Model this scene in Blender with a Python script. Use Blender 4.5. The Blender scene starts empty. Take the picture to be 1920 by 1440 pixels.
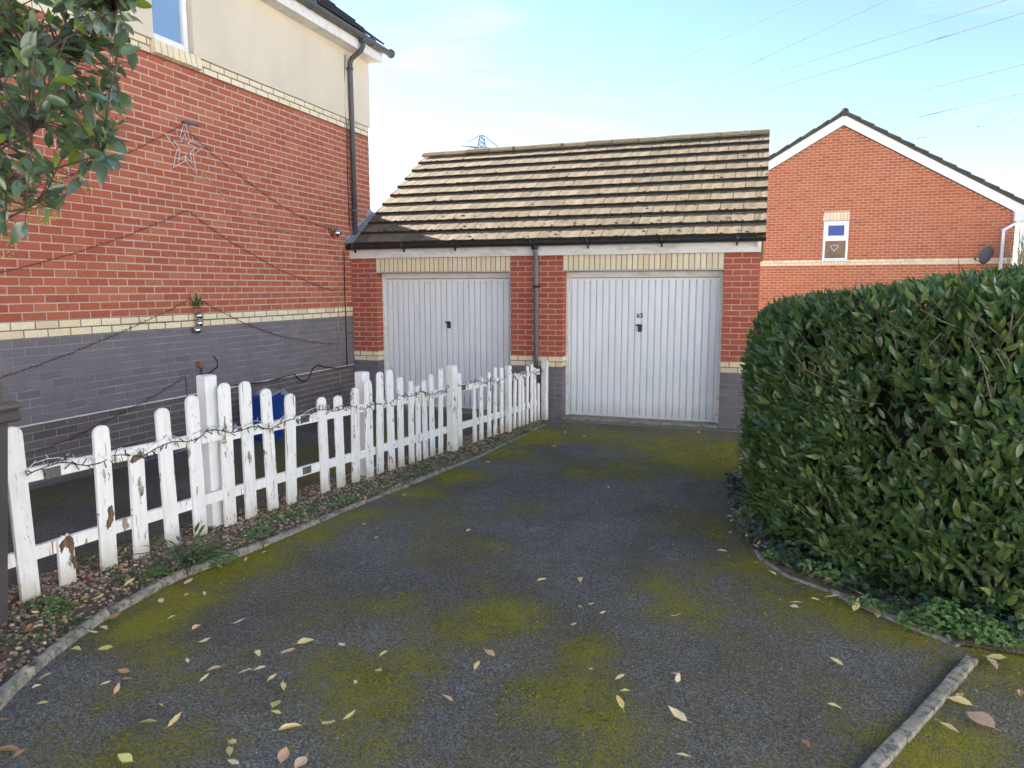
import bpy, math, random
from mathutils import Vector, Matrix, noise

# ------------------------------------------------------------------ camera
scn = bpy.context.scene
CAM = Vector((6.0082, -9.8805, 1.8682))
YAW, PIT, ROL, FPX = -0.3294, 0.1323, -0.0015, 1351.91      # solved from the brick courses
FWD = Vector((math.sin(YAW)*math.cos(PIT), math.cos(YAW)*math.cos(PIT), -math.sin(PIT)))
RGT0 = Vector((math.cos(YAW), -math.sin(YAW), 0))
UP0 = RGT0.cross(FWD)
RGT = RGT0*math.cos(ROL) + UP0*math.sin(ROL)
UPV = -RGT0*math.sin(ROL) + UP0*math.cos(ROL)
cd = bpy.data.cameras.new('camera')
cam = bpy.data.objects.new('camera', cd)
scn.collection.objects.link(cam)
m3 = Matrix((RGT, UPV, -FWD)).transposed()
cam.matrix_world = Matrix.Translation(CAM) @ m3.to_4x4()
cd.sensor_width = 36.0
cd.lens = FPX/1920*36
cd.clip_start = 0.05
cd.clip_end = 3000
cd.dof.use_dof = True
cd.dof.focus_distance = 8.0
cd.dof.aperture_fstop = 5.0
scn.camera = cam

# ------------------------------------------------------------------ sky and sun
SUN_EL = math.radians(28)
SUN_H = Vector((-1.64, 0.82, 0)).normalized()              # towards the sun: left, behind the house
SUN = Vector((SUN_H.x*math.cos(SUN_EL), SUN_H.y*math.cos(SUN_EL), math.sin(SUN_EL)))
SKY_STRENGTH = 0.054
scn.view_settings.view_transform = 'Standard'
scn.view_settings.look = 'None'
scn.view_settings.gamma = 1
scn.view_settings.exposure = 2.6
scn.view_settings.use_curve_mapping = False
world = bpy.data.worlds.new('World')
scn.world = world
world.use_nodes = True
wn, wl = world.node_tree.nodes, world.node_tree.links
wn.clear()
w_out = wn.new('ShaderNodeOutputWorld')
w_bg = wn.new('ShaderNodeBackground')
w_sky = wn.new('ShaderNodeTexSky')
w_sky.sky_type = 'NISHITA'
w_sky.sun_disc = False
w_sky.sun_elevation = SUN_EL
w_sky.sun_rotation = math.atan2(SUN_H.x, SUN_H.y)
w_sky.air_density = 0.9
w_sky.dust_density = 0.05
w_sky.ozone_density = 1.7
w_tc = wn.new('ShaderNodeTexCoord')
w_map = wn.new('ShaderNodeMapping')
w_map.inputs['Rotation'].default_value = (0.1, 0.25, 0.5)
w_map.inputs['Scale'].default_value = (1.3, 4.0, 9.0)
w_noi = wn.new('ShaderNodeTexNoise')
w_noi.inputs['Scale'].default_value = 1.6
w_noi.inputs['Detail'].default_value = 7
w_noi.inputs['Roughness'].default_value = 0.62
w_noi.inputs['Distortion'].default_value = 0.5
w_rmp = wn.new('ShaderNodeMapRange')
w_rmp.inputs['From Min'].default_value = 0.52
w_rmp.inputs['From Max'].default_value = 0.86
w_rmp.inputs['To Max'].default_value = 0.40
w_mix = wn.new('ShaderNodeMix')
w_mix.data_type = 'RGBA'
w_mix.inputs['B'].default_value = (5.2, 5.5, 5.8, 1)
w_bg.inputs['Strength'].default_value = SKY_STRENGTH
wl.new(w_tc.outputs['Generated'], w_map.inputs['Vector'])
wl.new(w_map.outputs['Vector'], w_noi.inputs['Vector'])
wl.new(w_noi.outputs['Fac'], w_rmp.inputs['Value'])
wl.new(w_rmp.outputs['Result'], w_mix.inputs['Factor'])
wl.new(w_sky.outputs['Color'], w_mix.inputs['A'])
wl.new(w_mix.outputs['Result'], w_bg.inputs['Color'])
wl.new(w_bg.outputs['Background'], w_out.inputs['Surface'])
sl = bpy.data.lights.new('sun', 'SUN')
sl.energy = 5.0
sl.angle = math.radians(0.5)
sl.color = (1.0, 0.93, 0.82)
so = bpy.data.objects.new('sun', sl)
scn.collection.objects.link(so)
so.rotation_euler = SUN.to_track_quat('Z', 'Y').to_euler()
so.location = (-8, 4, 14)
scn.render.engine = 'CYCLES'
scn.cycles.use_denoising = True
scn.cycles.max_bounces = 6
scn.cycles.transparent_max_bounces = 8

# ------------------------------------------------------------------ where a seen point stands
def ray(u, v):
    return FWD + RGT*((u-960)/FPX) - UPV*((v-720)/FPX)
def onx(u, v, x=0.0):
    d = ray(u, v); return CAM + d*((x-CAM.x)/d.x)
def ony(u, v, y=0.0):
    d = ray(u, v); return CAM + d*((y-CAM.y)/d.y)
def ondep(u, v, dep):
    return CAM + ray(u, v)*dep
SLOPE = 0.02                                                # the drive falls gently to the garage
def gz(y):
    return -SLOPE*max(-40.0, min(0.0, y))
def ong(u, v, h=0.0):
    d = ray(u, v)                                           # plane z = -SLOPE*y + h
    t = (h - SLOPE*CAM.y - CAM.z)/(d.z + SLOPE*d.y)
    return CAM + d*t
def px(P):
    d = Vector(P)-CAM; z = d.dot(FWD)
    if z < 0.05: return (-9999, -9999, z)
    return (960+FPX*d.dot(RGT)/z, 720-FPX*d.dot(UPV)/z, z)
def above(P, v):
    """height over P whose image row is v"""
    lo, hi = 0.0, 3.0
    for _ in range(40):
        m = (lo+hi)/2
        if px((P.x, P.y, P.z+m))[1] > v: lo = m
        else: hi = m
    return lo

# ------------------------------------------------------------------ helpers
COL = scn.collection
R = random.Random(7)
def link(o): COL.objects.link(o); return o
def tag(o, label=None, cat=None, group=None, kind=None):
    if label: o['label'] = label
    if cat: o['category'] = cat
    if group: o['group'] = group
    if kind: o['kind'] = kind
    return o
def thing(name, loc, label, cat, group=None):
    o = bpy.data.objects.new(name, None)
    o.empty_display_size = 0.1
    o.location = loc
    link(o)
    return tag(o, label, cat, group)
def root_loc(p):
    v = Vector((0, 0, 0))
    while p is not None:
        v += Vector(p.location); p = p.parent
    return v
class MB:
    def __init__(s): s.v = []; s.f = []; s.sm = []
    def add(s, vs, fs, smooth=False):
        b = len(s.v); s.v += [Vector(p) for p in vs]
        for q in fs: s.f.append([b+i for i in q]); s.sm.append(smooth)
        return s
    def box(s, c, size, rot=None, bev=0.0):
        x, y, z = size[0]/2, size[1]/2, size[2]/2
        M = rot if rot is not None else Matrix.Identity(3)
        c = Vector(c)
        if bev <= 0:
            vs = [c + M@Vector((i*x, j*y, k*z)) for i in (-1, 1) for j in (-1, 1) for k in (-1, 1)]
            return s.add(vs, [(0, 1, 3, 2), (4, 6, 7, 5), (0, 4, 5, 1), (2, 3, 7, 6), (0, 2, 6, 4), (1, 5, 7, 3)])
        b = min(bev, x*.9, y*.9, z*.9)
        vs = []; idx = {}
        for i in (-1, 1):
            for j in (-1, 1):
                for k in (-1, 1):
                    for a in range(3):
                        q = [i*x, j*y, k*z]
                        for t in range(3):
                            if t != a: q[t] -= (i, j, k)[t]*b
                        idx[(i, j, k, a)] = len(vs); vs.append(c + M@Vector(q))
        fs = []
        for a in range(3):
            o = [t for t in range(3) if t != a]
            for sg in (-1, 1):
                q = []
                for (p, r) in ((-1, -1), (1, -1), (1, 1), (-1, 1)):
                    k = [0, 0, 0]; k[a] = sg; k[o[0]] = p; k[o[1]] = r
                    q.append(idx[(k[0], k[1], k[2], a)])
                fs.append(q if (sg > 0) == (a != 1) else q[::-1])
        for a in range(3):                                   # edge chamfers
            o = [t for t in range(3) if t != a]
            for p in (-1, 1):
                for r in (-1, 1):
                    k0 = [0, 0, 0]; k1 = [0, 0, 0]
                    k0[a] = -1; k1[a] = 1
                    for k in (k0, k1): k[o[0]] = p; k[o[1]] = r
                    q = [idx[(*k0, o[0])], idx[(*k1, o[0])], idx[(*k1, o[1])], idx[(*k0, o[1])]]
                    fs.append(q)
        for i in (-1, 1):
            for j in (-1, 1):
                for k in (-1, 1):
                    fs.append([idx[(i, j, k, 0)], idx[(i, j, k, 1)], idx[(i, j, k, 2)]])
        return s.add(vs, fs)
    def tube(s, pts, r, n=8, cap=True, r1=None):
        pts = [Vector(p) for p in pts]
        m = len(pts); rings = []
        ref = None
        for i, p in enumerate(pts):
            d = (pts[min(i+1, m-1)] - pts[max(i-1, 0)])
            if d.length < 1e-9: d = Vector((0, 0, 1))
            d.normalize()
            if ref is None:
                ref = Vector((0, 0, 1)) if abs(d.z) < .9 else Vector((1, 0, 0))
            a = d.cross(ref)
            if a.length < 1e-6: a = d.cross(Vector((0, 1, 0)))
            a.normalize(); b = d.cross(a).normalized(); ref = -b if False else ref
            rr = r if r1 is None else r+(r1-r)*i/max(1, m-1)
            rings.append([p + (a*math.cos(t)+b*math.sin(t))*rr for t in [2*math.pi*k/n for k in range(n)]])
        vs = [q for ring in rings for q in ring]; fs = []
        for i in range(m-1):
            for k in range(n):
                fs.append((i*n+k, i*n+(k+1) % n, (i+1)*n+(k+1) % n, (i+1)*n+k))
        if cap:
            fs.append(list(range(n))[::-1]); fs.append([(m-1)*n+k for k in range(n)])
        return s.add(vs, fs, True)
    def ball(s, c, r, n=10, m=6, sc=(1, 1, 1)):
        c = Vector(c); vs = [c+Vector((0, 0, r*sc[2]))]; fs = []
        for i in range(1, m):
            t = math.pi*i/m
            for k in range(n):
                a = 2*math.pi*k/n
                vs.append(c+Vector((r*sc[0]*math.sin(t)*math.cos(a), r*sc[1]*math.sin(t)*math.sin(a), r*sc[2]*math.cos(t))))
        vs.append(c-Vector((0, 0, r*sc[2])))
        for k in range(n): fs.append((0, 1+k, 1+(k+1) % n))
        for i in range(m-2):
            for k in range(n):
                a = 1+i*n+k; b = 1+i*n+(k+1) % n
                fs.append((a, a+n, b+n, b))
        L = len(vs)-1
        for k in range(n): fs.append((1+(m-2)*n+(k+1) % n, 1+(m-2)*n+k, L))
        return s.add(vs, fs, True)
    def extr(s, poly, off):
        """poly: list of points in a plane, off: extrusion vector"""
        n = len(poly); off = Vector(off)
        vs = [Vector(p) for p in poly] + [Vector(p)+off for p in poly]
        fs = [list(range(n))[::-1], [n+i for i in range(n)]]
        for i in range(n): fs.append((i, (i+1) % n, n+(i+1) % n, n+i))
        return s.add(vs, fs)
    def mesh(s, name, org=Vector((0, 0, 0))):
        me = bpy.data.meshes.new(name)
        me.from_pydata([(p-org)[:] for p in s.v], [], s.f)
        me.polygons.foreach_set('use_smooth', s.sm)
        return me
    def build(s, name, mat, parent=None, org=None, **kw):
        """parent given: points are world points, moved into the parent's frame. no parent: object placed at org"""
        if parent is not None:
            me = s.mesh(name, root_loc(parent)); o = bpy.data.objects.new(name, me); o.parent = parent
        else:
            org = Vector(org) if org is not None else Vector((0, 0, 0))
            me = s.mesh(name, org); o = bpy.data.objects.new(name, me); o.location = org
        me.materials.append(mat); link(o)
        me.validate()
        return tag(o, **kw)
def place(name, me, parent, M, **kw):
    """an object sharing mesh me, at world matrix M, under parent"""
    o = bpy.data.objects.new(name, me)
    o.parent = parent
    loc = M.to_translation() - (root_loc(parent) if parent else Vector((0, 0, 0)))
    o.location = loc
    o.rotation_euler = M.to_euler()
    o.scale = M.to_scale()
    link(o)
    return tag(o, **kw)

# ------------------------------------------------------------------ materials
def nodes(name):
    m = bpy.data.materials.new(name); m.use_nodes = True
    nt = m.node_tree; b = nt.nodes['Principled BSDF']
    return m, nt, b
def N(nt, t, **kw):
    n = nt.nodes.new(t)
    for k, v in kw.items(): setattr(n, k, v)
    return n
def mixc(nt, fac, a, b, blend='MIX'):
    n = N(nt, 'ShaderNodeMix', data_type='RGBA', blend_type=blend)
    for key, val in (('Factor', fac), ('A', a), ('B', b)):
        if isinstance(val, bpy.types.NodeSocket): nt.links.new(val, n.inputs[key])
        elif key == 'Factor': n.inputs[key].default_value = val
        else: n.inputs[key].default_value = (*val, 1) if len(val) == 3 else val
    return n.outputs['Result']
def ramp(nt, val, lo, hi, a=0.0, b=1.0, smooth=True):
    n = N(nt, 'ShaderNodeMapRange')
    n.interpolation_type = 'SMOOTHSTEP' if smooth else 'LINEAR'
    nt.links.new(val, n.inputs['Value'])
    n.inputs['From Min'].default_value = lo; n.inputs['From Max'].default_value = hi
    n.inputs['To Min'].default_value = a; n.inputs['To Max'].default_value = b
    return n.outputs['Result']
def pos(nt, scale=(1, 1, 1)):
    g = N(nt, 'ShaderNodeNewGeometry')
    mp = N(nt, 'ShaderNodeMapping')
    mp.inputs['Scale'].default_value = scale
    nt.links.new(g.outputs['Position'], mp.inputs['Vector'])
    return mp.outputs['Vector']
def noi(nt, scale, vec=None, detail=4, rough=.55, dist=0.0):
    n = N(nt, 'ShaderNodeTexNoise')
    n.inputs['Scale'].default_value = scale; n.inputs['Detail'].default_value = detail
    n.inputs['Roughness'].default_value = rough; n.inputs['Distortion'].default_value = dist
    nt.links.new(vec if vec is not None else pos(nt), n.inputs['Vector'])
    return n.outputs['Fac']
def rnd(nt):
    """one random number per piece, whether the piece is an object or an island of a joined mesh"""
    o = N(nt, 'ShaderNodeObjectInfo'); g = N(nt, 'ShaderNodeNewGeometry')
    a = N(nt, 'ShaderNodeMath', operation='ADD')
    nt.links.new(o.outputs['Random'], a.inputs[0]); nt.links.new(g.outputs['Random Per Island'], a.inputs[1])
    f = N(nt, 'ShaderNodeMath', operation='FRACT'); nt.links.new(a.outputs[0], f.inputs[0])
    return f.outputs[0]
def bump(nt, b, h, strength, dist=0.01):
    n = N(nt, 'ShaderNodeBump')
    n.inputs['Strength'].default_value = strength; n.inputs['Distance'].default_value = dist
    nt.links.new(h, n.inputs['Height']); nt.links.new(n.outputs['Normal'], b.inputs['Normal'])
def plain(name, c1, c2=None, scale=8.0, rough=.6, bmp=0.0, bscale=120.0, metal=0.0, spec=.4, vscale=(1, 1, 1), per=0.0, bd=.006):
    m, nt, b = nodes(name)
    c2 = c2 or tuple(x*.75 for x in c1)
    col = mixc(nt, ramp(nt, noi(nt, scale, pos(nt, vscale)), .3, .7), c1, c2)
    if per > 0:
        r = rnd(nt)
        col = mixc(nt, 1.0, col, mixc(nt, r, (1-per,)*3, (1+per,)*3), 'MULTIPLY')
    nt.links.new(col, b.inputs['Base Color'])
    b.inputs['Roughness'].default_value = rough
    b.inputs['Metallic'].default_value = metal
    b.inputs['Specular IOR Level'].default_value = spec
    if bmp > 0: bump(nt, b, noi(nt, bscale, detail=3), bmp, bd)
    return m
def brick_mat(name, a, b_, c, rough=.85, stain=.25):
    m, nt, b = nodes(name)
    r = rnd(nt)
    col = mixc(nt, ramp(nt, r, 0.0, .75, smooth=False), a, b_)
    col = mixc(nt, ramp(nt, r, .8, 1.0, smooth=False), col, c)
    fine = noi(nt, 55, detail=6, rough=.65)
    col = mixc(nt, 1.0, col, mixc(nt, fine, (.70,)*3, (1.28,)*3), 'MULTIPLY')
    big = noi(nt, .9, detail=5, rough=.6)
    col = mixc(nt, ramp(nt, big, .45, .8, 0, stain), col, (c[0]*.9, c[1]*1.0, c[2]*1.05))
    nt.links.new(col, b.inputs['Base Color'])
    b.inputs['Roughness'].default_value = rough
    b.inputs['Specular IOR Level'].default_value = .25
    bump(nt, b, noi(nt, 160, detail=4, rough=.7), .35, .004)
    return m
M = {}
M['brick_red'] = brick_mat('red_brick', (.36, .094, .054), (.43, .122, .068), (.45, .160, .088))
M['brick_garage'] = brick_mat('garage_brick', (.36, .085, .052), (.43, .115, .068), (.33, .088, .062), stain=.3)
M['brick_far'] = brick_mat('orange_brick', (.42, .120, .060), (.48, .155, .078), (.34, .098, .064), stain=.35)
M['brick_cream'] = brick_mat('cream_brick', (.76, .63, .42), (.82, .72, .52), (.68, .55, .38), stain=.15)
M['brick_base'] = brick_mat('dark_base_brick', (.125, .108, .108), (.145, .126, .122), (.10, .088, .088), rough=.75, stain=.35)
M['brick_grey'] = brick_mat('grey_brick', (.165, .150, .170), (.19, .172, .19), (.145, .128, .148), rough=.6, stain=.3)
M['mortar_pink'] = plain('pale_mortar', (.56, .42, .34), (.47, .35, .29), 5, .95, .5, 90)
M['mortar_dark'] = plain('dark_mortar', (.16, .13, .10), (.22, .18, .14), 5, .95, .5, 90)
M['mortar_grey'] = plain('grey_mortar', (.28, .26, .27), (.18, .165, .18), 4, .95, .5, 90)
M['mortar_far'] = plain('sandy_mortar', (.62, .40, .26), (.52, .33, .21), 3, .95)
M['white_upvc'] = plain('white_upvc', (.84, .84, .84), (.78, .78, .78), 3, .35, spec=.5)
M['black_plastic'] = plain('black_plastic', (.018, .018, .022), (.03, .03, .034), 6, .38, .05, 60)
M['grey_pipe'] = plain('grey_pipe', (.20, .21, .23), (.16, .17, .19), 6, .4)
M['dark_pipe'] = plain('dark_grey_pipe', (.075, .078, .085), (.095, .098, .105), 5, .42)
M['lead'] = plain('lead_sheet', (.22, .24, .26), (.33, .35, .37), 12, .6, .3, 30, spec=.4)
M['concrete'] = plain('concrete', (.30, .28, .24), (.17, .16, .13), 14, .92, .5, 160)
M['cable_black'] = plain('black_cable', (.012, .011, .012), None, 5, .5)
M['power_wire'] = plain('dull_wire', (.10, .11, .12), None, 1, .8)
M['wire_rust'] = plain('dark_red_cable', (.12, .045, .036), None, 5, .6)
M['cable_white'] = plain('white_conduit', (.75, .75, .74), None, 5, .4)
M['steel'] = plain('galvanised_steel', (.16, .165, .17), (.12, .125, .13), .5, .7)
M['chrome'] = plain('polished_steel', (.62, .62, .62), (.5, .5, .5), 5, .12, metal=1.0)
M['wood_raw'] = plain('rotten_wood', (.24, .145, .085), (.085, .048, .028), 60, .95, .9, 120, vscale=(1, 1, .15))
M['wood_grey'] = plain('weathered_wood', (.16, .15, .14), (.10, .095, .09), 50, .9, .5, 120, vscale=(1, 1, .2))
M['soil'] = plain('dark_soil', (.17, .13, .092), (.10, .076, .053), 18, .98, .9, 70, bd=.03)
M['bark'] = plain('bark', (.10, .075, .055), (.055, .042, .032), 30, .9, .7, 90)
M['twig'] = plain('pale_twig', (.22, .17, .11), (.13, .10, .07), 20, .85)

def render_mat():
    m, nt, b = nodes('roughcast_render')
    col = mixc(nt, ramp(nt, noi(nt, 1.2, pos(nt, (1, 1, .35)), 6), .3, .75), (.86, .75, .59), (.78, .68, .53))
    sp = noi(nt, 62, detail=5, rough=.75)
    col = mixc(nt, ramp(nt, sp, .57, .70, 0, .6), col, (.40, .33, .25))
    nt.links.new(col, b.inputs['Base Color']); b.inputs['Roughness'].default_value = .95
    bump(nt, b, noi(nt, 85, detail=4, rough=.7), .9, .02)
    return m
M['render'] = render_mat()

def paint_mat():
    m, nt, b = nodes('peeling_white_paint')
    grain = noi(nt, 34, pos(nt, (1, 1, .10)), 5, .6)
    chips = noi(nt, 16, pos(nt, (1, 1, .35)), 8, .72, .4)
    base = mixc(nt, ramp(nt, grain, .35, .7), (.87, .87, .87), (.80, .80, .80))
    dirt = noi(nt, 5, pos(nt, (1, 1, .5)), 5)
    base = mixc(nt, ramp(nt, dirt, .5, .75, 0, .35), base, (.60, .57, .48))
    wood = mixc(nt, ramp(nt, grain, .4, .6), (.22, .19, .15), (.33, .28, .22))
    col = mixc(nt, ramp(nt, chips, .585, .625), base, wood)
    crk = noi(nt, 60, pos(nt, (1, 1, .045)), 3, .5)
    col = mixc(nt, ramp(nt, crk, .665, .69, 0, .8), col, (.10, .085, .065))
    alg = noi(nt, 3.2, pos(nt, (1, 1, .8)), 6, .65)
    col = mixc(nt, ramp(nt, alg, .56, .74, 0, .35), col, (.46, .47, .36))
    # splash-back grime low on the boards
    g = N(nt, 'ShaderNodeNewGeometry'); sx = N(nt, 'ShaderNodeSeparateXYZ'); nt.links.new(g.outputs['Position'], sx.inputs[0])
    ma = N(nt, 'ShaderNodeMath', operation='MULTIPLY_ADD'); ma.inputs[1].default_value = SLOPE
    nt.links.new(sx.outputs['Y'], ma.inputs[0]); nt.links.new(sx.outputs['Z'], ma.inputs[2])
    mb = N(nt, 'ShaderNodeMath', operation='MULTIPLY_ADD'); mb.inputs[1].default_value = .25
    nt.links.new(dirt, mb.inputs[0]); nt.links.new(ma.outputs[0], mb.inputs[2])
    low = ramp(nt, mb.outputs[0], .10, .32, .85, 0)
    col = mixc(nt, low, col, (.42, .38, .27))
    nt.links.new(col, b.inputs['Base Color']); b.inputs['Roughness'].default_value = .55
    b.inputs['Specular IOR Level'].default_value = .3
    bump(nt, b, mixc(nt, .5, grain, chips), .35, .006)
    return m
M['paint'] = paint_mat()
M['paint_clean'] = plain('white_gloss_paint', (.80, .81, .82), (.74, .75, .76), 6, .45, .1, 60)

def fascia_mat():
    m, nt, b = nodes('old_white_board_paint')
    a = noi(nt, 9, pos(nt, (.5, 1, 1.5)), 7, .7)
    col = mixc(nt, ramp(nt, a, .45, .75), (.78, .76, .73), (.55, .51, .45))
    nt.links.new(col, b.inputs['Base Color']); b.inputs['Roughness'].default_value = .6
    return m
M['fascia'] = fascia_mat()

def door_mat():
    m, nt, b = nodes('white_door_enamel')
    a = noi(nt, 6, pos(nt, (1, 1, .25)), 7, .65)
    col = mixc(nt, ramp(nt, a, .4, .8), (.83, .86, .89), (.75, .78, .81))
    g = N(nt, 'ShaderNodeNewGeometry'); sx = N(nt, 'ShaderNodeSeparateXYZ'); nt.links.new(g.outputs['Position'], sx.inputs[0])
    s = noi(nt, 14, pos(nt, (1, 1, .3)), 6, .7)
    ad = N(nt, 'ShaderNodeMath', operation='MULTIPLY_ADD'); ad.inputs[1].default_value = .45
    nt.links.new(s, ad.inputs[0]); nt.links.new(sx.outputs['Z'], ad.inputs[2])
    col = mixc(nt, ramp(nt, ad.outputs[0], .25, .55, .45, 0), col, (.36, .38, .30))
    nt.links.new(col, b.inputs['Base Color']); b.inputs['Roughness'].default_value = .42
    return m
M['door'] = door_mat()

def tile_mat(name, c1, c2, lich, amount):
    m, nt, b = nodes(name)
    r = rnd(nt)
    col = mixc(nt, ramp(nt, noi(nt, 14, detail=7, rough=.7), .3, .7), c1, c2)
    col = mixc(nt, 1.0, col, mixc(nt, r, (.78,)*3, (1.2,)*3), 'MULTIPLY')
    l1 = noi(nt, 30, detail=6, rough=.65, dist=.3)
    col = mixc(nt, ramp(nt, l1, .60, .68, 0, amount), col, lich)
    l2 = noi(nt, 4, detail=5, rough=.6)
    col = mixc(nt, ramp(nt, l2, .5, .72, 0, amount*.6), col, (lich[0]*.62, lich[1]*.60, lich[2]*.38))
    dk = noi(nt, 45, detail=4, rough=.6)
    col = mixc(nt, ramp(nt, dk, .64, .72, 0, .7), col, (.05, .045, .03))
    nt.links.new(col, b.inputs['Base Color']); b.inputs['Roughness'].default_value = .95
    b.inputs['Specular IOR Level'].default_value = .2
    bump(nt, b, noi(nt, 70, detail=5, rough=.7), .6, .008)
    return m
M['tile'] = tile_mat('lichen_roof_tile', (.200, .156, .104), (.140, .112, .078), (.38, .34, .22), .6)
M['tile_butt_shade'] = plain('shade_black_tile_end', (.040, .036, .030), (.022, .020, .018), 30, .95, .4, 90)  # near-black colour paints the shadow band under the tile courses
M['tile_dark'] = tile_mat('dark_roof_tile', (.060, .055, .058), (.045, .042, .046), (.13, .13, .11), .4)
M['tile_far'] = tile_mat('grey_roof_tile', (.11, .105, .085), (.08, .075, .06), (.22, .22, .16), .6)

def asphalt_mat():
    m, nt, b = nodes('mossy_asphalt')
    v = N(nt, 'ShaderNodeTexVoronoi'); v.inputs['Scale'].default_value = 165
    nt.links.new(pos(nt), v.inputs['Vector'])
    hs = N(nt, 'ShaderNodeSeparateColor'); nt.links.new(v.outputs['Color'], hs.inputs[0])
    big = noi(nt, 1.1, detail=5, rough=.6)
    c = mixc(nt, ramp(nt, big, .3, .7), (.108, .103, .100), (.170, .164, .160))
    c = mixc(nt, 1.0, c, mixc(nt, ramp(nt, hs.outputs[0], .1, 1.0), (.42,)*3, (1.75,)*3), 'MULTIPLY')
    c = mixc(nt, ramp(nt, noi(nt, 2.6, detail=7, rough=.7), .50, .72, 0, .4), c, (.045, .043, .041))
    c = mixc(nt, ramp(nt, hs.outputs[1], .955, .99, 0, .8), c, (.20, .19, .185))
    # moss: where it grows is stored on the sheet, how it breaks up is noise
    at = N(nt, 'ShaderNodeAttribute'); at.attribute_name = 'moss'
    n1 = noi(nt, 4.5, detail=9, rough=.78); n2 = noi(nt, 60, detail=4, rough=.7)
    s1 = N(nt, 'ShaderNodeMath', operation='MULTIPLY_ADD'); s1.inputs[1].default_value = 1.25
    nt.links.new(n1, s1.inputs[0]); nt.links.new(at.outputs['Fac'], s1.inputs[2])
    s2 = N(nt, 'ShaderNodeMath', operation='MULTIPLY_ADD'); s2.inputs[1].default_value = 1.05
    nt.links.new(mixc(nt, .62, n2, hs.outputs[2]), s2.inputs[0]); nt.links.new(s1.outputs[0], s2.inputs[2])
    thin = ramp(nt, s2.outputs[0], 1.10, 1.80, 0, .78)
    thick = ramp(nt, s2.outputs[0], 1.62, 2.02, 0, .95)
    c = mixc(nt, thin, c, (.090, .078, .026))
    mc = mixc(nt, n2, (.135, .125, .011), (.31, .285, .020))
    c = mixc(nt, thick, c, mc)
    nt.links.new(c, b.inputs['Base Color'])
    b.inputs['Roughness'].default_value = .88
    b.inputs['Specular IOR Level'].default_value = .3
    h = mixc(nt, .4, v.outputs['Distance'], n2)
    bump(nt, b, h, .85, .012)
    return m
M['asphalt'] = asphalt_mat()

def leaf_mat(name, cols, rough=.35, trans=.15, vein=True, spec=.5):
    m, nt, b = nodes(name)
    r = rnd(nt)
    c = mixc(nt, ramp(nt, r, 0, .55, smooth=False), cols[0], cols[1])
    c = mixc(nt, ramp(nt, r, .80, 1.0, smooth=False), c, cols[2])
    c = mixc(nt, 1.0, c, mixc(nt, noi(nt, 60, detail=3), (.75,)*3, (1.25,)*3), 'MULTIPLY')
    nt.links.new(c, b.inputs['Base Color'])
    b.inputs['Roughness'].default_value = rough
    b.inputs['Specular IOR Level'].default_value = spec
    if trans > 0:
        t = N(nt, 'ShaderNodeBsdfTranslucent')
        tc = mixc(nt, 1.0, c, (1.6, 1.9, .7), 'MULTIPLY'); nt.links.new(tc, t.inputs['Color'])
        mx = N(nt, 'ShaderNodeMixShader'); mx.inputs[0].default_value = trans
        nt.links.new(b.outputs[0], mx.inputs[1]); nt.links.new(t.outputs[0], mx.inputs[2])
        nt.links.new(mx.outputs[0], nt.nodes['Material Output'].inputs['Surface'])
    return m
M['hedge_leaf'] = leaf_mat('laurel_leaf', [(.044, .096, .040), (.082, .140, .048), (.20, .24, .07)], .27, .2)
M['tree_leaf'] = leaf_mat('glossy_tree_leaf', [(.095, .130, .100), (.10, .155, .085), (.20, .27, .035)], .24, .3, True, .8)  # first tone greyed and lightened to paint in the sky's sheen
bt_ = M['tree_leaf'].node_tree.nodes['Principled BSDF']; bt_.inputs['Coat Weight'].default_value = .7; bt_.inputs['Coat Roughness'].default_value = .22
M['weed_leaf'] = leaf_mat('weed_leaf', [(.09, .18, .055), (.14, .24, .075), (.18, .27, .09)], .6, .2)
M['ivy_leaf'] = leaf_mat('ivy_leaf', [(.020, .042, .022), (.030, .060, .028), (.05, .08, .03)], .45, .1)
FALL = {
    'pale yellow': leaf_mat('pale_yellow_leaf', [(.78, .58, .20), (.82, .66, .30), (.66, .46, .16)], .6, .15),
    'cream': leaf_mat('cream_leaf', [(.80, .62, .38), (.84, .70, .46), (.70, .48, .28)], .6, .15),
    'pink': leaf_mat('pink_leaf', [(.62, .38, .24), (.72, .50, .34), (.54, .28, .18)], .6, .15),
    'yellow green': leaf_mat('yellow_green_leaf', [(.58, .52, .16), (.66, .60, .22), (.52, .42, .12)], .55, .2),
    'tan brown': leaf_mat('tan_leaf', [(.36, .18, .08), (.44, .25, .12), (.28, .13, .06)], .65, .1),
    'red': leaf_mat('red_leaf', [(.38, .05, .04), (.42, .10, .06), (.30, .04, .04)], .55, .1),
    'dark grey': leaf_mat('dark_grey_leaf', [(.10, .09, .09), (.13, .12, .12), (.08, .07, .07)], .6, .05),
}
def glass_mat(name, c=(.02, .03, .05), rough=.03):
    m, nt, b = nodes(name)
    b.inputs['Base Color'].default_value = (*c, 1)
    b.inputs['Roughness'].default_value = rough
    b.inputs['Specular IOR Level'].default_value = 1.0
    b.inputs['IOR'].default_value = 1.9
    return m
M['glass'] = glass_mat('window_glass', (.16, .27, .45))  # blue base colour paints the sky's reflection into the panes
M['pebble'] = plain('gravel_pebble', (.38, .29, .22), (.24, .18, .13), 25, .85, per=.6)
M['blind'] = plain('blue_blind', (.06, .12, .40), (.05, .10, .34), 4, .6)
M['brown_curtain'] = plain('brown_curtain', (.24, .17, .10), (.18, .12, .07), 4, .8)
M['blue_plastic'] = plain('blue_plastic', (.008, .045, .25), (.010, .052, .29), 5, .4)
M['grey_plastic'] = plain('grey_plastic', (.20, .23, .27), (.16, .19, .22), 5, .5)
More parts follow.
